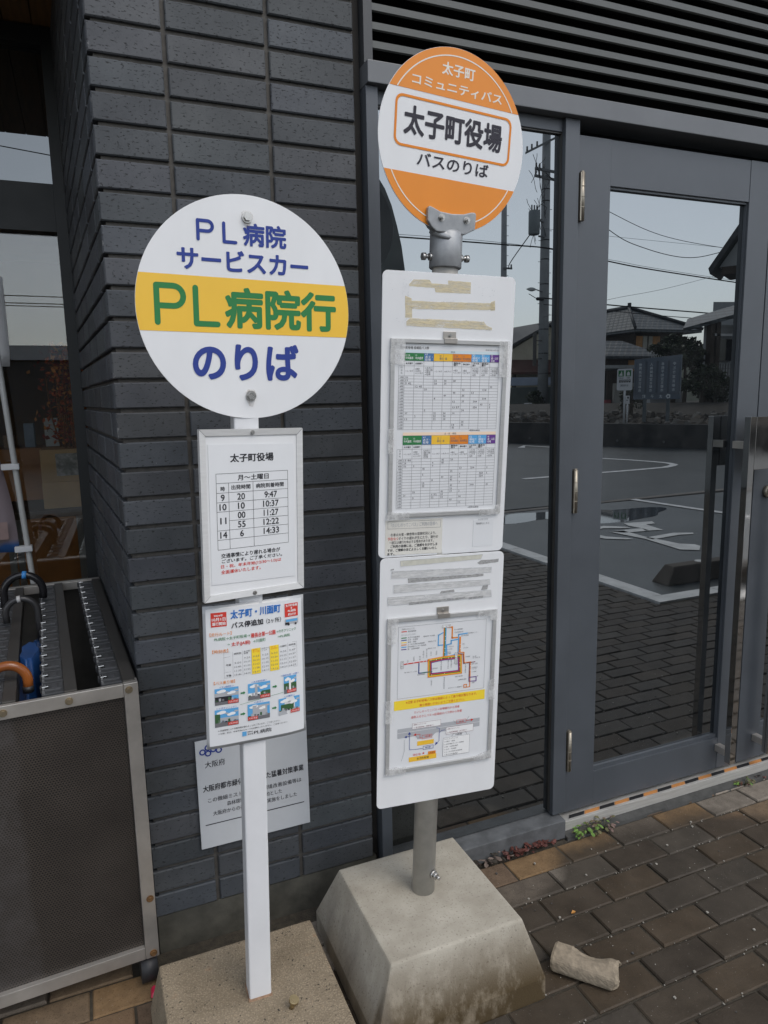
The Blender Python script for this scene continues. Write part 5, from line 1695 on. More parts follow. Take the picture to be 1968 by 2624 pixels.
for k in range(40):
    x = random.uniform(2.1, 2.6); y = -.05 + random.uniform(-.02, .01); s_ = random.uniform(.004, .010)
    q = Matrix.Rotation(random.uniform(0, 6.3), 3, 'Z') @ Matrix.Rotation(random.uniform(-1, 1), 3, 'X')
    lf.face([Vector((x, y, random.uniform(.003, .015))) + q @ Vector(v) * s_ for v in ((-1, 0, 0), (0, -.5, .1), (1, 0, .2), (0, .5, 0))], 0)
tag(lf.obj('dead_leaves', [mat('leaf_red', (0.10, 0.030, 0.022), .6, 0, .4, 60), mat('leaf_black', (0.035, 0.028, 0.02), .7, 0, .3, 60), mat('leaf_grey_brown', (0.16, 0.12, 0.10), .7, 0, .3, 60)], fix=False), kind='stuff')
gv = MB()
for k in range(170):
    x = random.uniform(0.9, 2.7); y = random.uniform(-0.95, -0.1)
    s_ = random.choice((.0009, .0012, .0016, .0028))
    c = Vector((x, y, .001 + s_ * .5))
    gv.hexa([c + Vector((a * s_ * random.uniform(.7, 1.2), b * s_ * random.uniform(.7, 1.2), d * s_ * .6)) for a, b, d in ((-1, -1, -1), (1, -1, -1), (1, 1, -1), (-1, 1, -1), (-1, -1, 1), (1, -1, 1), (1, 1, 1), (-1, 1, 1))], 0 if random.random() < .7 else 1)
for k in range(420):
    x = random.uniform(0.9, 2.7)
    y = 0.135 - ROW * random.randint(3, 11) + random.gauss(0, .0035)
    s_ = random.choice((.0007, .0009, .0012, .0016))
    c = Vector((x, y, -.003 + s_ * .5))
    gv.hexa([c + Vector((a * s_, b * s_, d * s_ * .7)) for a, b, d in ((-1, -1, -1), (1, -1, -1), (1, 1, -1), (-1, 1, -1), (-1, -1, 1), (1, -1, 1), (1, 1, 1), (-1, 1, 1))], 0)
tag(gv.obj('grit', [mat('grit_pale', (0.32, 0.30, 0.26), .8, 0, .2, 50), mat('grit_dark', (0.08, .075, .07), .8, 0, .2, 50)]), kind='stuff')
yl = MB()
yl.face([(-.008, 0, .003), (0, -.006, .006), (.009, .001, .004), (.001, .006, .007)], 0)
tag(yl.obj('fallen_leaf', mat('leaf_amber', (0.45, 0.20, 0.03), .6, 0, .2, 60), loc=(1.16, -0.335, 0.0), fix=False), 'single small amber leaf lying on the dark paving', 'leaf')

# ================================================================== THE FORECOURT BEHIND THE CAMERA (seen in the glass)
GP = 0.033                      # distances below are measured from the glass plane, outward
def vy(d): return GP - d
def slab(name, x0, x1, d0, d1, z0, z1, m):
    f = MB(); f.box(x0, x1, vy(d1), vy(d0), z0, z1)
    return f.obj(name, m)
tag(slab('parking_bay', 3.722, 14.0, 1.99, 5.66, -0.03, -0.006, ASPHALT_BAY), kind='structure')
tag(slab('road', -60.0, 60.0, 5.84, 60.0, -0.034, -0.004, ASPHALT), kind='structure')
tag(slab('verge_path', -60.0, 3.57, 5.84 - 0, 5.85, -0.034, -0.0045, EDGE_STRIP), kind='structure')
f = MB()
f.hexa([(3.72, vy(5.70), -.03), (14, vy(6.10), -.03), (14, vy(5.98), -.03), (3.72, vy(5.58), -.03), (3.72, vy(5.70), .001), (14, vy(6.10), .001), (14, vy(5.98), .001), (3.72, vy(5.58), .001)])
tag(f.obj('edging_strip', EDGE_STRIP), kind='structure')
f = MB()
y_ = 1.99
while y_ < 9:
    f.box(3.575, 3.720, vy(y_ + .594), vy(y_), -.04, .006); y_ += .6
x_ = 3.575
while x_ < 13:
    f.box(x_, x_ + .594, vy(1.985), vy(1.855), -.04, .006); x_ += .6
tag(f.obj('kerb', KERB_WHITE), kind='structure')
def ribbon(name, pts, wd, z=0.002, m=None):
    f = MB()
    P = [Vector((a, vy(b), 0)) for a, b in pts]
    rows = []
    for i, p in enumerate(P):
        t = (P[min(i + 1, len(P) - 1)] - P[max(i - 1, 0)]).normalized()
        n = Vector((-t.y, t.x, 0)) * wd / 2
        rows.append([(p + n)[:2] + (z,), (p - n)[:2] + (z,)])
    f.grid([[tuple(q) for q in r_] for r_ in rows], 0, False)
    return tag(f.obj(name, m or ROAD_PAINT, fix=False), kind='structure')
ribbon('bay_line', [(6.80, 5.72), (6.87, 5.0), (6.94, 4.36), (7.05, 3.0)], .11)
ribbon('loop_marking', [(10.2, 11.6), (10.5, 10.81), (10.72, 10.2), (10.84, 9.6), (10.86, 9.25), (10.74, 8.95), (10.5, 8.78), (10.19, 8.65), (9.4, 8.58), (8.61, 8.56), (6.9, 8.5)], .15)
ribbon('road_marking', [(11.2, 16.4), (13.4, 17.0)], .16)
ribbon('road_marking', [(10.9, 14.6), (11.4, 15.2), (11.6, 14.3), (12.3, 14.7)], .2)
ribbon('road_marking', [(14, 21), (20, 23)], .3)
f = MB()
for st in ([(5.46, 4.37), (5.81, 4.31), (5.75, 4.2), (5.61, 4.19), (5.40, 4.22)], [(5.40, 4.22), (5.61, 4.19), (5.55, 3.87), (5.36, 3.92), (5.42, 4.05)], [(4.99, 4.05), (5.17, 4.06), (5.42, 4.05), (5.40, 3.90), (5.09, 3.94)],
           [(4.99, 4.05), (5.16, 4.03), (5.13, 3.68), (5.05, 3.60)], [(5.05, 3.60), (5.13, 3.68), (5.17, 3.27), (4.98, 3.07)], [(4.98, 3.07), (5.17, 3.27), (5.27, 3.18), (5.26, 3.1), (5.11, 2.97)],
           [(5.1, 3.64), (5.52, 3.7), (5.7, 3.61), (5.65, 3.56), (5.5, 3.59), (5.1, 3.54)],
           [(5.08, 4.32), (5.16, 4.35), (5.34, 4.18), (5.34, 4.12), (5.26, 4.14), (5.06, 4.24), (5.0, 4.22)], [(4.79, 3.98), (4.8, 3.87), (4.93, 3.72), (4.95, 3.64), (4.88, 3.66), (4.72, 3.78), (4.69, 3.85)],
           [(4.79, 3.98), (4.69, 3.85), (4.72, 4.02), (4.86, 4.20), (5.0, 4.22), (5.06, 4.24), (4.92, 4.16)]):
    f.face([(a, vy(b), 0.0005) for a, b in st])
tag(f.obj('bay_lettering', KERB_WHITE, fix=False), kind='structure')
f = MB()
pp = []
rr_ = random.Random(4)
for k in range(40):
    a = 2 * math.pi * k / 40
    q = 1 + .18 * math.sin(3 * a + 1) + .1 * math.sin(5 * a)
    pp.append((5.75 + .74 * q * math.cos(a), vy(4.90 + .40 * q * math.sin(a)), -.0045))
f.face(pp)
pp = []
for k in range(30):
    a = 2 * math.pi * k / 30
    q = 1 + .2 * math.sin(2 * a + .5) + .12 * math.sin(5 * a)
    pp.append((4.75 + .55 * q * math.cos(a), vy(5.25 + .28 * q * math.sin(a)), -.0044))
f.face(pp)
tag(f.obj('puddle', PUDDLE, fix=False), kind='structure')
# wheel stop
ws = thing('wheel_stop', 'dark concrete wheel stop with pale disc in the parking bay', 'wheel stop', (4.9, vy(2.25), 0))
f = MB()
f.hexa([(-.95, -.09, -.006), (.95, -.09, -.006), (.95, .09, -.006), (-.95, .09, -.006), (-.86, -.05, .13), (.86, -.05, .13), (.86, .05, .13), (-.86, .05, .13)])
f.obj('block', mat('wheel_stop_dark', (0.10, 0.085, 0.07), .85, 0, .2, 10, .4, 80), ws, bevel=.012)
f = MB(); f.cyl((-.55, -.0, .130), (-.55, 0, .134), .04, 20); f.obj('reflector', KERB_WHITE, ws)

# ---- retaining wall, rock bed and signs on it
WD = Vector((1.17, 2.42, 0)).normalized()          # along the wall (real y)
WN = Vector((0.9003, -0.4353, 0))                  # away from the building
W0 = Vector((13.5, vy(12.8), 0))
def wp_(s_, off_, z): 
    p = W0 + WD * s_ + WN * off_
    return (p.x, p.y, z)
f = MB()
f.hexa([wp_(-8, 0, -.04), wp_(7, 0, -.04), wp_(7, .25, -.04), wp_(-8, .25, -.04), wp_(-8, .03, .60), wp_(7, .03, .60), wp_(7, .25, .60), wp_(-8, .25, .60)])
for s_ in (-3.4, -1.75, -.72, .52, 2.2):
    a_ = Vector(wp_(s_, -.002, .15)); f.cyl(a_, a_ + WN * .04, .045, 12, 1)
tag(f.obj('retaining_wall', [mat('dark_retaining_wall', (0.055, 0.053, 0.05), .9, 0, .35, 2.2, .4, 40, stretch=(1, 1, .4)), mat('weep_hole_rim', (0.16, .155, .15), .8, 0, .1, 9)], bevel=.01), 'low dark concrete retaining wall beyond the parking bay', 'wall')
f = MB()
f.hexa([wp_(-8, .25, -.04), wp_(7, .25, -.04), wp_(7, 6, -.04), wp_(-8, 6, -.04), wp_(-8, .25, .52), wp_(7, .25, .52), wp_(7, 6, 1.05), wp_(-8, 6, 1.05)])
tag(f.obj('garden_bank', mat('garden_soil', (0.05, 0.042, 0.032), .95, 0, .3, 6, .5, 40)), kind='structure')
rr_ = random.Random(11)
f = MB()
for k in range(520):
    s_, o_ = rr_.uniform(-7.5, 6.5), rr_.uniform(.3, 3.0)
    z = .52 + (o_ - .25) * .092 + rr_.uniform(0, .05)
    c = Vector(wp_(s_, o_, z))
    a = rr_.uniform(.07, .17)
    q = Matrix.Rotation(rr_.uniform(0, 6.28), 3, 'Z') @ Matrix.Rotation(rr_.uniform(-.5, .5), 3, 'X')
    pts = [c + q @ Vector((sx * a * rr_.uniform(.7, 1.2), sy * a * rr_.uniform(.5, .9), sz * a * rr_.uniform(.3, .6))) for sx, sy, sz in ((-1, -1, -1), (1, -1, -1), (1, 1, -1), (-1, 1, -1), (-.6, -.6, 1), (.6, -.6, 1), (.6, .6, 1), (-.6, .6, 1))]
    f.hexa(pts, k % 3)
tag(f.obj('rock_bed', [mat('rock_brown', (0.12, 0.10, 0.08), .9, 0, .3, 8), mat('rock_grey', (0.16, 0.15, 0.135), .9, 0, .3, 8), mat('rock_dark', (0.07, 0.06, 0.05), .9, 0, .3, 8)]), kind='stuff')

def wall_sign_frame(s_, off_, z):
    # local x runs to the viewer's right when facing the sign from the forecourt
    p = W0 + WD * s_ + WN * off_
    M = Matrix.Identity(4)
    ex = -WD                       # facing the sign from the building side, right hand is -WD
    ey = WN
    ez = Vector((0, 0, 1))
    for i in range(3):
        M[i][0], M[i][1], M[i][2], M[i][3] = ex[i], ey[i], ez[i], p[i]
    M[2][3] = z
    return M
bs = thing('town_declaration_board', 'wide slate grey board of four vertical white declarations on two posts', 'sign', (0, 0, 0))
# board centre in virtual coordinates (14.065, 13.01)
ctr = Vector((14.065, vy(13.01), 0))
sB = (ctr - W0).dot(WD)
bs.matrix_world = wall_sign_frame(sB, .6, 0.0)
BW = 0.62
f = MB()
f.hexa([(-BW, -.03, 1.23), (BW, -.03, 1.23), (BW, .03, 1.23), (-BW, .03, 1.23), (-BW, -.03, 2.36), (BW, -.03, 2.29), (BW, .03, 2.29), (-BW, .03, 2.36)])
f.obj('panel', mat('board_slate', (0.13, 0.16, 0.20), .5, .1, .08, 4), bs, bevel=.006)
f = MB()
for k in range(4):
    x0 = -BW + .03 + k * .297
    f.box(x0, x0 + .012, -.045, -.031, 1.40, 2.23); f.box(x0 + .268, x0 + .28, -.045, -.031, 1.40, 2.23)
f.box(-BW + .02, BW - .02, -.045, -.031, 1.375, 1.392)
f.obj('moulding', mat('board_moulding', (0.12, 0.145, 0.18), .5, .1, .08, 4), bs)
f = MB()
for k, s_ in enumerate(('ゆとり宣言都市', '非核平和宣言都市', '人権擁護宣言都市', '世界連邦宣言都市')):
    xc = -BW + .03 + .146 + k * .297
    vtext(f, s_, xc, 2.185, .078, .097 if len(s_) == 8 else .112, -.0335, 0, .012)
for ch, x in (('太', -.12), ('子', .10), ('町', .33)):
    text(f, ch, x - .04, x + .04, 1.265, 1.35, -.0335, 0, .015, 2)
o_ = [(-.32 + .058 * math.cos(2 * math.pi * k / 24) * (1 + .12 * math.cos(5 * 2 * math.pi * k / 24)), 1.308 + .058 * math.sin(2 * math.pi * k / 24) * (1 + .12 * math.cos(5 * 2 * math.pi * k / 24))) for k in range(24)]
i_ = [(-.32 + .026 * math.cos(2 * math.pi * k / 24), 1.304 + .026 * math.sin(2 * math.pi * k / 24)) for k in range(24)]
ring(f, o_, i_, -.0335, 0)
f.obj('lettering', mat('board_letter', (0.75, 0.78, 0.80), .5, 0, .05, 9), bs, fix=False)
for x in (-.31, .31):
    f = MB(); f.box(x - .045, x + .045, -.02, .028, .50, 1.2295); f.obj('post', mat('board_post', (0.10, 0.12, 0.13), .5, .2, .1, 6), bs, bevel=.004)
ctr = Vector((13.466, vy(13.56), 0))
ps = thing('pictogram_sign', 'small white sign with green pictograms on one white post beside the slate board', 'sign', (0, 0, 0))
ps.matrix_world = wall_sign_frame((ctr - W0).dot(WD), .3, 0.0)
f = MB()
f.prism(rrect(-.212, .212, 1.482, 2.052, .04), -.008, .008)
f.obj('panel', WHITE_SHEET, ps)
f = MB()
for x in (-.10, .10):
    f.rect(x - .075, x + .075, 1.85, 2.01, -.0095, 0)
f.flatpoly([(-.14, 1.87), (-.06, 1.87), (-.06, 1.94), (-.10, 1.98), (-.14, 1.94)], -.0105, 1)
f.disc(.09, 1.965, .018, -.0105, 1, 14); f.flatpoly([(.06, 1.87), (.15, 1.87), (.15, 1.90), (.10, 1.945), (.07, 1.94)], -.0105, 1)
for k in range(5):
    f.rect(-.165 + k * .066, -.165 + k * .066 + .054, 1.69, 1.765, -.0095, 2)
    f.disc(-.138 + k * .066, 1.735, .014, -.0105, 1, 10)
f.rect(-.13, .13, 1.575, 1.63, -.0095, 2) if False else None
text(f, '避難所', -.15, -.05, 1.79, 1.825, -.0095, 2, 0, 1); text(f, '福祉避難所', .03, .17, 1.79, 1.825, -.0095, 2, 0, 1)
text(f, '太子町役場', -.11, .11, 1.58, 1.64, -.0095, 2, .015, 2)
f.obj('pictograms', [INK_GREEN, INK_WHITE, INK_BLACK], ps, fix=False)
f = MB(); f.cyl((0, .03, .5), (0, .03, 2.0), .028, 14); f.obj('post', WHITE_PAINT, ps)
ctr = Vector((13.41, vy(13.68), 0))
p2 = thing('small_post_sign', 'tiny white plate on a short white post next to the pictogram sign', 'sign', (0, 0, 0))
p2.matrix_world = wall_sign_frame((ctr - W0).dot(WD) + .16, .45, 0.0)
f = MB(); f.box(-.065, .065, -.005, .005, 1.12, 1.34); f.obj('panel', WHITE_SHEET, p2)
f = MB(); f.rect(-.04, .0, 1.26, 1.31, -.0065, 0); f.rect(-.01, .02, 1.20, 1.23, -.0065, 0); f.obj('symbol', INK_BLACK, p2, fix=False)
f = MB(); f.cyl((0, .02, .5), (0, .02, 1.2), .022, 12); f.obj('post', WHITE_PAINT, p2)

# ---- foliage
def crown(t, cx, cy, cz, rx, ry, rz, n, leaf, mats, seed, name='crown', clumps=9):
    rnd = random.Random(seed)
    cl = []
    for k in range(clumps):
        u = Vector((rnd.gauss(0, 1), rnd.gauss(0, 1), rnd.gauss(0, 1))).normalized() * rnd.uniform(.35, .85)
        cl.append((u, rnd.uniform(.28, .5)))
    f = MB()
    for k in range(n):
        u, r_ = rnd.choice(cl)
        v = u + Vector((rnd.gauss(0, 1), rnd.gauss(0, 1), rnd.gauss(0, 1))).normalized() * r_ * rnd.random() ** .4
        c = Vector((cx + v.x * rx, cy + v.y * ry, cz + v.z * rz))
        q = Matrix.Rotation(rnd.uniform(0, 6.28), 3, Vector((rnd.gauss(0, 1), rnd.gauss(0, 1), rnd.gauss(0, 1))).normalized())
        s_ = leaf * rnd.uniform(.5, 1.3)
        f.face([c + q @ Vector(w_) * s_ for w_ in ((-1, 0, 0), (0, -.5, .15), (1, 0, 0), (0, .5, .15))], rnd.randrange(len(mats)))
    return f.obj(name, mats, t, fix=False)
LEAF = [mat('leaf_deep', (0.028, 0.042, 0.018), .6, 0, .3, 3), mat('leaf_mid', (0.045, 0.062, 0.025), .6, 0, .3, 3), mat('leaf_dark', (0.018, 0.027, 0.013), .6, 0, .3, 3)]
BARK = mat('bark', (0.07, 0.055, 0.04), .9, 0, .3, 10)
def tree(name, label, cat, x, d, h0, rx, ry, rz, n, leaf, seed, group=None, base=0.0):
    t = thing(name, label, cat, (x, vy(d), base), 0, group)
    crown(t, 0, 0, h0, rx, ry, rz, n, leaf, LEAF, seed)
    f = MB(); f.tube([(0, 0, -.1), (.05 * rx, 0, h0 * .6), (0, .05, h0)], .05 + .04 * rx, 8, 0, True, .03)
    for k in range(3):
        a = k * 2.1
        f.tube([(0, 0, h0 * .7), (rx * .5 * math.cos(a), ry * .5 * math.sin(a), h0 + rz * .3)], .035, 6, 0, True, .01)
    f.obj('trunk', BARK, t)
    return t
tree('pine_tree', 'spreading dark pine reaching over the slate board toward the gatehouse', 'tree', 18.75, 17.2, 1.75, 1.25, .9, .42, 3600, .09, 21, None, .8)
tree('shrub', 'dark rounded shrub right of the slate board under the pine', 'shrub', 19.0, 16.2, 1.0, .9, .8, .55, 1800, .07, 22, None, .7)
tree('shrub', 'low dark shrub at the gatehouse wall, nearest the white lattice', 'shrub', 20.0, 16.3, .9, .8, .7, .6, 1500, .07, 23, None, .7)
tree('shrub', 'yellow green shrub behind the post of the pictogram sign', 'shrub', 14.9, 14.9, .55, .55, .5, .45, 900, .05, 24, None, .75)
tree('garden_tree', 'bushy garden tree between the tiled house and the gatehouse', 'tree', 24.6, 22.5, 2.6, 2.0, 1.2, 1.35, 3200, .12, 27)
tree('shrub', 'dark clipped shrub at the foot of the big utility pole', 'shrub', 22.8, 31.0, .9, .9, .8, .8, 900, .1, 25)

# ---- houses in the reflection
def roof_tiles(name, c0, c1):
    m = bpy.data.materials.new(name)
    k = NT(m)
    x, y, z = k.sep()
    rows = k.math('FRACT', k.math('MULTIPLY', z, 5.2))
    cols = k.math('FRACT', k.math('MULTIPLY', k.math('ADD', x, y), 2.6))
    base = k.mix(k.ramp(k.noise(2.2, 5), .3, .7), c0, c1)
    g = k.math('MULTIPLY', k.ramp(rows, .0, .55, (.35, .35, .35), (1.15, 1.15, 1.15)), k.ramp(cols, .0, .3, (.6, .6, .6), (1.1, 1.1, 1.1)))
    base = k.mix(1.0, base, g, 'MULTIPLY')
    k.l(base, k.b.inputs['Base Color'])
    k.b.inputs['Roughness'].default_value = .5
    k.bump(g, .6, .05)
    return m
ROOF_TILE = roof_tiles('grey_roof_tile', (0.062, 0.072, 0.08), (0.10, 0.112, 0.12))
ROOF_DARK = mat('dark_roof_tile', (0.05, 0.052, 0.055), .55, 0, .25, 2.5, .6, 14, .03)
CREAM = mat('cream_plaster', (0.66, 0.60, 0.46), .85, 0, .12, 1)
GREYWALL = mat('grey_plaster', (0.38, 0.385, 0.39), .85, 0, .12, 1)
DARKWOOD = mat('dark_timber', (0.05, 0.036, 0.026), .8, 0, .3, 3)
WINPALE = mat('curtained_window', (0.42, 0.40, 0.34), .5, 0, .1, 4)
def hip_roof(f, x0, x1, d0, d1, ze, rx0, rx1, rd0, rd1, zr, th_=.14, m=0):
    A = [(x0, vy(d0), ze), (x1, vy(d0), ze), (x1, vy(d1), ze), (x0, vy(d1), ze)]
    r0, r1 = (rx0, vy(rd0), zr), (rx1, vy(rd1), zr)
    if abs(rd1 - rd0) >= abs(rx1 - rx0):
        f.face([A[0], A[1], r0], m); f.face([A[1], A[2], r1, r0], m); f.face([A[2], A[3], r1], m); f.face([A[3], A[0], r0, r1], m)
    else:
        f.face([A[0], A[1], r1, r0], m); f.face([A[1], A[2], r1], m); f.face([A[2], A[3], r0, r1], m); f.face([A[3], A[0], r0], m)
    B_ = [(a[0], a[1], a[2] - th_) for a in A]
    for k in range(4):
        q = (k + 1) % 4
        f.face([B_[k], B_[q], A[q], A[k]], m)
    f.face(list(reversed(B_)), m)
def wallbox(f, x0, x1, d0, d1, z0, z1, m=0): f.box(x0, x1, vy(d1), vy(d0), z0, z1, m)
h1 = thing('tiled_house', 'old timber house with big grey hipped tile roof and orange shutters', 'house', (31, vy(33.5), 0))
offh = Matrix.Translation((-31, -vy(33.5), 0))
f = MB(); wallbox(f, 29.2, 32.7, 30.8, 36.8, 0, 4.78); f.obj('wall', DARKWOOD, h1, mat4=offh)
f = MB(); hip_roof(f, 28.5, 33.4, 30.0, 37.5, 4.86, 30.9, 30.9, 33.4, 35.4, 6.42); 
rf = f.obj('roof', ROOF_TILE, h1, mat4=offh)
f = MB()
f.tube([(30.9, vy(33.3), 6.47), (30.9, vy(35.5), 6.47)], .12, 8)
f.tube([(30.9, vy(33.3), 6.47), (28.45, vy(29.95), 4.93)], .09, 8); f.tube([(30.9, vy(33.3), 6.47), (33.45, vy(29.95), 4.93)], .09, 8)
f.cyl((30.9, vy(33.25), 6.4), (30.9, vy(33.25), 6.72), .11, 8)
f.obj('ridge', ROOF_DARK, rf)
for x0, x1, z0, z1, m in ((29.28, 29.72, 3.86, 4.55, CEDAR), (30.45, 31.0, 3.86, 4.55, CEDAR), (32.0, 32.5, 3.7, 4.5, CEDAR)):
    f = MB(); wallbox(f, x0, x1, 30.74, 30.79, z0, z1); f.obj('shutter', m, h1, mat4=offh)
f = MB(); wallbox(f, 29.74, 30.43, 30.72, 30.79, 3.86, 4.55); wn_ = f.obj('window', WINPALE, h1, mat4=offh)
f = MB(); wallbox(f, 30.06, 30.11, 30.69, 30.715, 3.86, 4.55); f.obj('mullion', DARKWOOD, wn_)
f = MB(); hip_roof(f, 24.6, 28.6, 27.6, 31.5, 3.25, 26.0, 27.2, 29.5, 29.5, 4.15); f.obj('porch_roof', ROOF_TILE, h1, mat4=offh)
f = MB(); wallbox(f, 25.0, 28.2, 28.0, 31.0, 0, 3.12); f.obj('wall', DARKWOOD, h1, mat4=offh)
f = MB(); wallbox(f, 26.3, 27.2, 27.94, 27.99, 2.5, 3.05); f.obj('shutter', CEDAR, h1, mat4=offh)

h2_ = thing('cream_house', 'cream plastered gable house with red brown lower roof behind the big pole', 'house', (29.5, vy(42), 0))
offh = Matrix.Translation((-29.5, -vy(42), 0))
f = MB()
f.prism([(27.4, 0), (33.4, 0), (33.4, 4.9), (30.4, 6.0), (27.4, 4.45)], vy(46), vy(40.6)); f.obj('wall', CREAM, h2_, mat4=offh)
f = MB()
for (a, b) in (((26.9, 4.55), (30.4, 6.22)), ((30.4, 6.22), (33.9, 4.7))):
    f.hexa([(a[0], vy(46.5), a[1]), (b[0], vy(46.5), b[1]), (b[0], vy(40), b[1]), (a[0], vy(40), a[1]), (a[0], vy(46.5), a[1] + .16), (b[0], vy(46.5), b[1] + .16), (b[0], vy(40), b[1] + .16), (a[0], vy(40), a[1] + .16)])
f.obj('roof', ROOF_DARK, h2_, mat4=offh)
f = MB(); f.hexa([(26.2, vy(38.8), 2.7), (33.5, vy(38.8), 2.7), (33.5, vy(40.5), 3.6), (26.2, vy(40.5), 3.6), (26.2, vy(38.8), 2.85), (33.5, vy(38.8), 2.85), (33.5, vy(40.5), 3.75), (26.2, vy(40.5), 3.75)])
f.obj('lower_roof', mat('red_brown_roof', (0.10, 0.04, 0.03), .7, 0, .25, 3), h2_, mat4=offh)
for x in (26.5, 29.8, 33.2):
    f = MB(); wallbox(f, x - .1, x + .1, 38.9, 39.1, 0, 2.7); f.obj('post', DARKWOOD, h2_, mat4=offh)
sp_ = MB(); wallbox(sp_, 18.0, 30.5, 36.4, 36.6, 1.95, 2.45); sp_o = tag(sp_.obj('shop_awning', mat('awning_blue_white', (0.55, 0.62, 0.75), .6, 0, .1, 1)), 'long pale blue awning strip under the cream gable house', 'awning')
gw = MB(); wallbox(gw, 20.0, 31.0, 37.0, 37.2, 0.0, 1.85); tag(gw.obj('block_wall', mat('block_wall_green', (0.17, 0.19, 0.175), .9, 0, .15, 2)), 'pale block wall beneath the blue awning across the road', 'wall')

h3 = thing('gable_house', 'tall dark gable with deep eaves at the far right of the reflection', 'house', (16.74, vy(14), 0), R(58))
f = MB(); f.prism([(.22, 4.895), (5.75, 4.895), (3.0, 9.0)], -1.4, -.28); f.obj('wall', mat('gable_plaster', (0.36, 0.37, 0.37), .85, 0, .12, 1), h3)
f = MB()
f.hexa([(0.03, -1.6, 4.70), (3.0, -1.6, 9.1), (3.0, 0, 9.1), (0.03, 0, 4.70), (-.02, -1.6, 4.86), (2.95, -1.6, 9.3), (2.95, 0, 9.3), (-.02, 0, 4.86)])
f.hexa([(3.01, -1.6, 9.1), (6.0, -1.6, 4.7), (6.0, 0, 4.7), (3.01, 0, 9.1), (3.01, -1.6, 9.3), (6.0, -1.6, 4.9), (6.0, 0, 4.9), (3.01, 0, 9.3)])
f.obj('roof', ROOF_DARK, h3)
f = MB(); f.box(.30, 5.0, -1.5, -.2, 4.68, 4.89); f.obj('soffit', DARKWOOD, h3)
f = MB(); f.box(3.2, 5.0, -1.3, -.4, 0, 4.67); f.obj('post', GREYWALL, h3)

h4 = thing('gatehouse', 'low gatehouse with tiled roof, dark posts and white lattice wall', 'house', (20.5, vy(18), 0))
offh = Matrix.Translation((-20.5, -vy(18), 0))
f = MB(); f.hexa([(18.9, vy(17), 3.40), (22.5, vy(16.6), 4.22), (24.5, vy(19), 4.75), (21.1, vy(19), 3.95), (18.9, vy(17), 3.52), (22.5, vy(16.6), 4.36), (24.5, vy(19), 4.9), (21.1, vy(19), 4.08)])
f.obj('roof', ROOF_TILE, h4, mat4=offh)
f = MB(); wallbox(f, 20.36, 23, 17.3, 17.5, 0.9, 3.7); f.obj('wall', GREYWALL, h4, mat4=offh)
for x in (20.15, 20.42, 21.5):
    f = MB(); wallbox(f, x - .09, x + .09, 16.9, 17.1, 0.8, 3.75); f.obj('post', DARKWOOD, h4, mat4=offh)
f = MB(); wallbox(f, 20.55, 21.4, 17.18, 17.28, 2.45, 3.2); f.obj('window', mat('dark_window', (0.02, .022, .025), .1, 0, 0), h4, mat4=offh)
f = MB(); wallbox(f, 20.52, 21.45, 17.10, 17.2, 1.3, 2.35)
lat = f.obj('lattice_panel', mat('lattice_white', (0.45, 0.46, 0.45), .8, 0, .1, 3), h4, mat4=offh)
f = MB()
for k in range(8): wallbox(f, 20.52 + k * .125, 20.535 + k * .125, 17.07, 17.095, 1.3, 2.35)
for k in range(9): wallbox(f, 20.52, 21.45, 17.06, 17.069, 1.3 + k * .125, 1.312 + k * .125)
f.obj('lattice', INK_GREY, lat)
f = MB(); wallbox(f, 20.15, 21.7, 16.9, 17.0, 3.28, 3.36); f.obj('beam', mat('beam_pale', (0.5, .5, .5), .6, 0, .1, 3), h4, mat4=offh)
bx = MB(); bx.hexa([(24.5, vy(21), 0), (27.5, vy(21), 0), (30.9, vy(24), 0), (27.9, vy(24), 0), (24.5, vy(21), 5.05), (27.5, vy(21), 5.15), (30.9, vy(24), 5.15), (27.9, vy(24), 5.05)]); tag(bx.obj('flat_roof_block', mat('pale_render', (0.36, 0.37, 0.38), .8, 0, .08, 1)), 'plain pale flat roofed block above the gatehouse roof', 'building')
fc = thing('white_railing', 'white metal railing of thin bars between pine and gatehouse', 'fence', (19.6, vy(18.4), 0))
f = MB()
for k in range(14):
    x = -.7 + k * .1
    f.box(x - .01, x + .01, -.01, .01, 1.9, 2.75)
f.box(-.75, .65, -.02, .02, 2.751, 2.79); f.box(-.75, .65, -.02, .02, 1.86, 1.899)
f.obj('bars', mat('railing_white', (0.5, 0.5, 0.5), .6, 0, .1, 4), fc)
f = MB(); f.box(-.8, .7, -.1, .1, .7, 1.855); f.obj('footing', GREYWALL, fc)

gs = thing('green_shed', 'dark open shed with pale roof edge behind the pictogram sign', 'shed', (22.3, vy(25), 0))
f = MB(); f.box(-1.6, 1.3, -1.5, 1.5, 2.46, 2.60); f.obj('roof', mat('shed_roof', (0.4, .41, .4), .6, 0, .1, 3), gs)
f = MB(); f.box(-1.5, 1.2, -1.45, -1.3, 0, 2.459); f.obj('wall', mat('shed_dark', (0.03, .05, .045), .8, 0, .2, 3), gs)
f = MB(); f.box(-.35, .95, 1.0, 1.12, .4, 1.82); f.obj('panel', mat('shed_panel', (0.40, .38, .34), .8, 0, .1, 3), gs)
f = MB(); f.box(-.75, -.5, .9, 1.1, .3, 1.1); f.obj('red_panel', mat('shed_red', (0.25, .02, .03), .5, 0, .1, 3), gs)

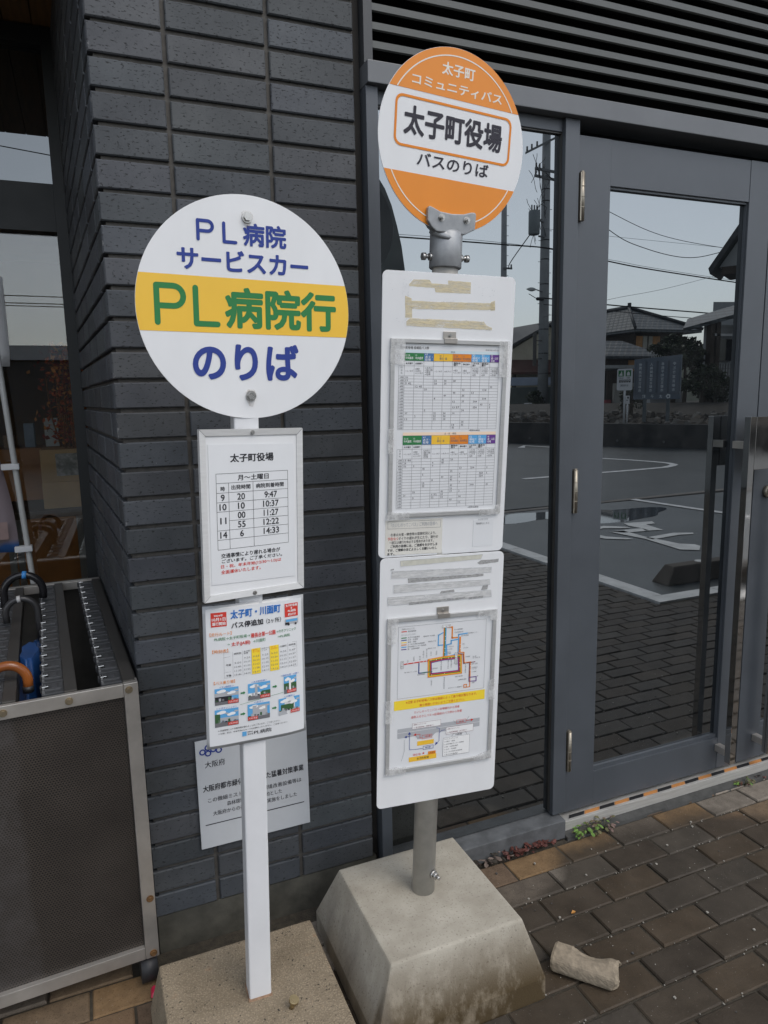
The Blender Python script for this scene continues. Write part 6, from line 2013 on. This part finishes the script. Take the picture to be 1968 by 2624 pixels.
# long white building to the side, reflected in the recess glass
lb = thing('white_building', 'long low white building reflected in the dark entrance glass', 'building', (-4, -15, 0))
f = MB(); f.box(-9, 4.0, -.2, 5, 0, 2.46); f.obj('wall', mat('lb_dark', (0.10, .10, .10), .8, 0, .2, 2), lb)
f = MB(); f.box(-9, 4.0, .0, .2, 2.465, 2.80) if False else f.box(-9.1, 4.1, -.3, .35, 2.465, 2.80)
f.obj('parapet', mat('lb_white', (0.6, .61, .62), .8, 0, .06, 1), lb)
lb.location = (-4, -15, 0)
lb.rotation_euler = (0, 0, math.pi)

# curved concrete pier of the forecourt canopy
pr = MB()
cv = [(4.02, 4.62), (4.095, 4.494), (4.194, 4.355), (4.292, 4.139), (4.374, 3.858), (4.439, 3.588), (4.483, 3.281), (4.50, 2.9), (4.51, 2.2), (4.51, 1.0), (4.51, -.03)]
pr.prism([(3.25, -.03)] + list(reversed(cv)) + [(3.25, 4.9)], vy(8.5), vy(8.0))
po_ = pr.obj('concrete_pier', mat('pier_concrete', (0.24, 0.25, 0.235), .9, 0, .15, 2), bevel=.015)
tag(po_, 'dark curved concrete pier standing left in the window reflection', 'pier')
f = MB(); f.cyl((4.19, vy(7.998), 3.88), (4.19, vy(7.99), 3.88), .05, 18); f.obj('tie_hole', BLACK, po_)

# ---- poles and wires
POLE = mat('utility_pole', (0.36, 0.37, 0.375), .8, 0, .12, 2)
WIRE = mat('wire_black', (0.02, 0.02, 0.022), .6, 0, 0)
IRON = mat('pole_iron', (0.22, 0.225, 0.23), .6, .3, .1, 4)
X0_, D0_ = 23.85, 32.0
up = thing('utility_pole', 'thick concrete utility pole carrying transformer, crossarms and street lamp', 'utility pole', (X0_, vy(D0_), 0))
def upo(name, f, m): return f.obj(name, m, up)
f = MB(); f.cyl((0, 0, -.1), (0, 0, 17.5), .30, 20, 0, .20); upo('pole_shaft', f, POLE)
for (za, zb, xa, xb) in ((13.86, 14.90, -1.45, .6), (13.16, 13.08, -.85, .7), (12.80, 12.68, -.88, .7), (16.2, 16.1, -1.6, .9)):
    f = MB(); f.hexa([(xa, .18, za - .06), (xb, .18, zb - .06), (xb, .28, zb - .06), (xa, .28, za - .06), (xa, .18, za + .06), (xb, .18, zb + .06), (xb, .28, zb + .06), (xa, .28, za + .06)]); ca_ = upo('crossarm', f, IRON)
    f = MB()
    for q in (0.04, .18, .34):
        x, z = xa + (xb - xa) * q, za + (zb - za) * q
        f.cyl((x, .23, z + .06), (x, .23, z + .28), .05, 8)
    f.obj('insulators', mat('insulator', (0.25, .24, .23), .3, 0, .1, 6), ca_)
f = MB(); f.tube([(-.92, .3, 9.80), (-.92, .3, 9.85), (-.92, .3, 10.95), (-.92, .3, 11.02)], [.26, .30, .30, .27], 18)
tr_ = upo('transformer', f, mat('transformer_grey', (0.26, .29, .30), .6, .2, .1, 3))
f = MB()
for a in (-.16, .0, .16): f.cyl((-.92 + a, .3, 11.0), (-.92 + a, .3, 11.3), .04, 8)
f.obj('bushings', IRON, tr_)
f = MB(); f.tube([(-.62, .3, 9.75), (-.2, .2, 9.75), (0, 0, 10.2)], .05, 6); f.tube([(-.65, .3, 10.6), (0, .0, 10.5)], .05, 6); upo('transformer_bracket', f, IRON)
for z in (7.3, 8.6, 9.6, 11.6, 12.2, 3.6, 4.9, 2.5):
    f = MB(); f.cyl((0, 0, z), (0, 0, z + .06), .30 - z * .0055, 18); upo('band', f, WIRE)
for k in range(16):
    z = 3.0 + k * .55; s_ = 1 if k % 2 else -1
    f = MB(); f.cyl((s_ * .2, 0, z), (s_ * .42, 0, z), .014, 6); upo('step_bolt', f, WIRE)
rr_ = random.Random(5)
f = MB()
for k in range(14):
    xa, za = rr_.uniform(-1.3, -.1), rr_.uniform(10.9, 14)
    xb, zb = rr_.uniform(-1.1, .1), za - rr_.uniform(.4, 2.4)
    pts = [(xa + (xb - xa) * t + .16 * math.sin(t * 9 + k) * (1 - t) * (k % 3 > 0), .3 + .1 * math.sin(t * 5), za + (zb - za) * t) for t in [q / 10 for q in range(11)]]
    f.tube(pts, .014, 5)
upo('jumper_cables', f, WIRE)
f = MB(); f.tube([(-.15, .1, 6.90), (-.7, .3, 6.98), (-1.1, .3, 6.98)], .03, 6); la_ = upo('lamp_arm', f, IRON)
f = MB()
f.grid([[(-.75 - .62 * t, .3 + .12 * math.sin(math.pi * min(1, t * 1.1 + .1)) * math.cos(a), 6.99 + .11 * math.sin(math.pi * min(.97, t * .9 + .08)) * math.sin(a)) for a in [2 * math.pi * q / 12 for q in range(12)]] for t in [q / 8 for q in range(9)]], 0, True, True)
f.obj('lamp_head', mat('lamp_head', (0.55, .57, .56), .4, 0, .05, 4), la_)
f = MB(); f.tube([(-.75, .35, 6.50), (-.70, .35, 6.5), (-.32, .35, 6.5), (-.28, .35, 6.5)], [.05, .09, .09, .05], 10); f.tube([(-1.2, .3, 6.75), (-.8, .33, 6.55), (0, .1, 6.45)], .02, 5); upo('cable_closure', f, WIRE)
f = MB(); f.box(-1.05, -.75, -.25, -.05, 3.5, 5.4) if False else f.box(-.90, -.70, .3, .36, 2.95, 4.75); f.tube([(-.8, .3, 3.3), (0, .1, 3.35)], .03, 6); f.tube([(-.8, .3, 4.3), (0, .1, 4.3)], .03, 6)
upo('side_plate', f, mat('side_plate', (0.12, .11, .10), .7, 0, .2, 3))

u2 = thing('utility_pole', 'thinner distant utility pole left of the thick one', 'utility pole', (29.43, vy(45), 0))
f = MB(); f.cyl((0, 0, -.1), (0, 0, 16.5), .27, 16, 0, .19); f.obj('pole_shaft', POLE, u2)
f = MB(); f.box(-.2, .55, .2, .3, 10.5, 10.62); f.cyl((.48, .25, 10.6), (.48, .25, 10.85), .06, 8); f.obj('crossarm', IRON, u2)
for k in range(10):
    f = MB(); f.cyl((.2, 0, 8 + k * .7), (.4, 0, 8 + k * .7), .016, 6); f.obj('step_bolt', WIRE, u2)

def wire(label, pts, r_=.022, group='overhead wires across the reflected sky'):
    """pts: (x, distance, z) anchor points, smoothed"""
    P = []
    n = len(pts)
    for i in range(n - 1):
        p0, p1, p2_, p3 = [Vector(pts[max(0, min(n - 1, i + k))]) for k in (-1, 0, 1, 2)]
        for q in range(8):
            t = q / 8
            P.append(.5 * ((2 * p1) + (p2_ - p0) * t + (2 * p0 - 5 * p1 + 4 * p2_ - p3) * t * t + (3 * p1 - p0 - 3 * p2_ + p3) * t ** 3))
    P.append(Vector(pts[-1]))
    f = MB(); f.tube([(a.x, vy(a.y), a.z) for a in P], r_, 5)
    return tag(f.obj('overhead_wire', WIRE, fix=False), label, 'wire', group)
DW = 28
wire('highest overhead wire, falling gently toward the dark gable', [(21, DW, 11.6), (24.82, DW, 10.25), (28.19, DW, 9.36), (32.37, DW, 9.0), (36, DW, 8.95)], .016)
wire('deeply sagging overhead wire under the highest one', [(21, DW, 11.7), (24.86, DW, 9.38), (27.15, DW, 8.66), (29.9, DW, 8.35), (32.2, DW, 8.72), (35, DW, 9.6)], .02)
wire('faint thin overhead wire crossing the sagging one', [(21, DW, 9.2), (24.82, DW, 9.1), (32.4, DW, 9.0), (36, DW, 8.9)], .008)
wire('thick bundled overhead cable in mid sky', [(10, DW, 8.34), (18.5, DW, 8.34), (21.5, DW, 8.30), (24.81, DW, 7.91), (27.5, DW, 7.65), (33.6, DW, 7.24), (38, DW, 7.0)], .034)
wire('thin messenger wire just above the thick bundled cable', [(10, DW, 8.42), (18.5, DW, 8.42), (24.81, DW, 7.99), (27.5, DW, 7.74), (33.6, DW, 7.33), (38, DW, 7.1)], .01)
wire('faint overhead wire rising to the right below the gable', [(21, DW, 5.1), (24.83, DW, 6.03), (28.5, DW, 6.7), (32.8, DW, 7.69), (36, DW, 8.4)], .009)
wire('paired overhead cable just over the tiled house roof', [(21, DW, 6.0), (24.84, DW, 5.80), (28, DW, 5.68), (32.2, DW, 5.54), (36, DW, 5.4)], .034)
wire('lowest overhead cable skimming the tiled house ridge', [(21, DW, 5.7), (24.85, DW, 5.52), (28, DW, 5.36), (31.9, DW, 5.23), (36, DW, 5.1)], .02)
wire('stay wire from the thick pole down to the thin pole', [(22.9, 32, 9.9), (25.5, 38, 9.6), (29.9, 45, 10.6)], .03)
for k, z in enumerate((3.62, 3.68, 3.84)):
    wire(('lower of three dark wires in the entrance glass', 'middle of three dark wires in the entrance glass', 'upper of three dark wires in the entrance glass')[k], [(-8, 14.2, z), (-1, 14.25, z + .02), (6, 14.3, z)], .011, 'wires reflected in the entrance glass')
wire('single high wire in the entrance transom glass', [(-8, 14.2, 7.6), (-1.2, 14.2, 7.0), (6, 14.2, 6.3)], .012, 'wires reflected in the entrance glass')

# guard rail hoop, boulder, far wood
gr_ = MB()
gr_.tube([(22.6, vy(32), -.05), (22.6, vy(32), .78), (22.68, vy(32), .88), (23.36, vy(32), .88), (23.44, vy(32), .80), (23.44, vy(32), -.05)], .05, 10)
tag(gr_.obj('guard_hoop', WHITE_PAINT), 'white tubular guard hoop by the far pavement edge', 'guard rail')
bl = MB()
rr_ = random.Random(8)
rows = []
for j in range(7):
    t = j / 6
    rows.append([(14.2 + (.42 - .12 * t) * math.cos(a) * (1 + rr_.uniform(-.08, .08)), vy(19.2) + .4 * math.sin(a), .75 * math.sin(t * math.pi / 2) * (1 + rr_.uniform(-.05, .05)) - .03) for a in [2 * math.pi * q / 14 for q in range(14)]])
bl.grid(rows, 0, False, True); bl.face(rows[-1])
tag(bl.obj('boulder', mat('pale_boulder', (0.28, .28, .26), .9, 0, .15, 4)), 'pale rounded boulder by the end of the dark retaining wall', 'boulder')
rr_ = random.Random(9)
for k in range(7):
    tree('far_tree', ('bare topped grey tree beyond the cream house', 'dense far tree behind the cream gable house', 'low far tree at the left edge of the sky', 'round far tree between the two poles', 'tall far tree behind the tiled house', 'far tree over the shed roof', 'far tree beyond the flat roofed block')[k], 'tree',
         (34, 38, 31, 44, 52, 47, 60)[k], 62 + k % 3 * 3, (5.2, 5.6, 4.6, 5.0, 5.2, 4.6, 4.6)[k], 3.2, 2.5, 2.4, 1300, .3, 40 + k, 'trees beyond the houses')
hl_ = MB()
rows = []
for j, (d, zz) in enumerate(((75, -.1), (90, 3.2), (120, 7.0), (160, 8.5))):
    rows.append([(-100 + 260 * i / 40, vy(d), zz + (1.2 * math.sin(i * .7) + .8 * math.sin(i * 1.9 + 1)) * (j > 0)) for i in range(41)])
hl_.grid(rows)
tag(hl_.obj('hills', mat('wooded_hill', (0.05, 0.06, 0.04), .9, 0, .3, .3), fix=False), kind='structure')
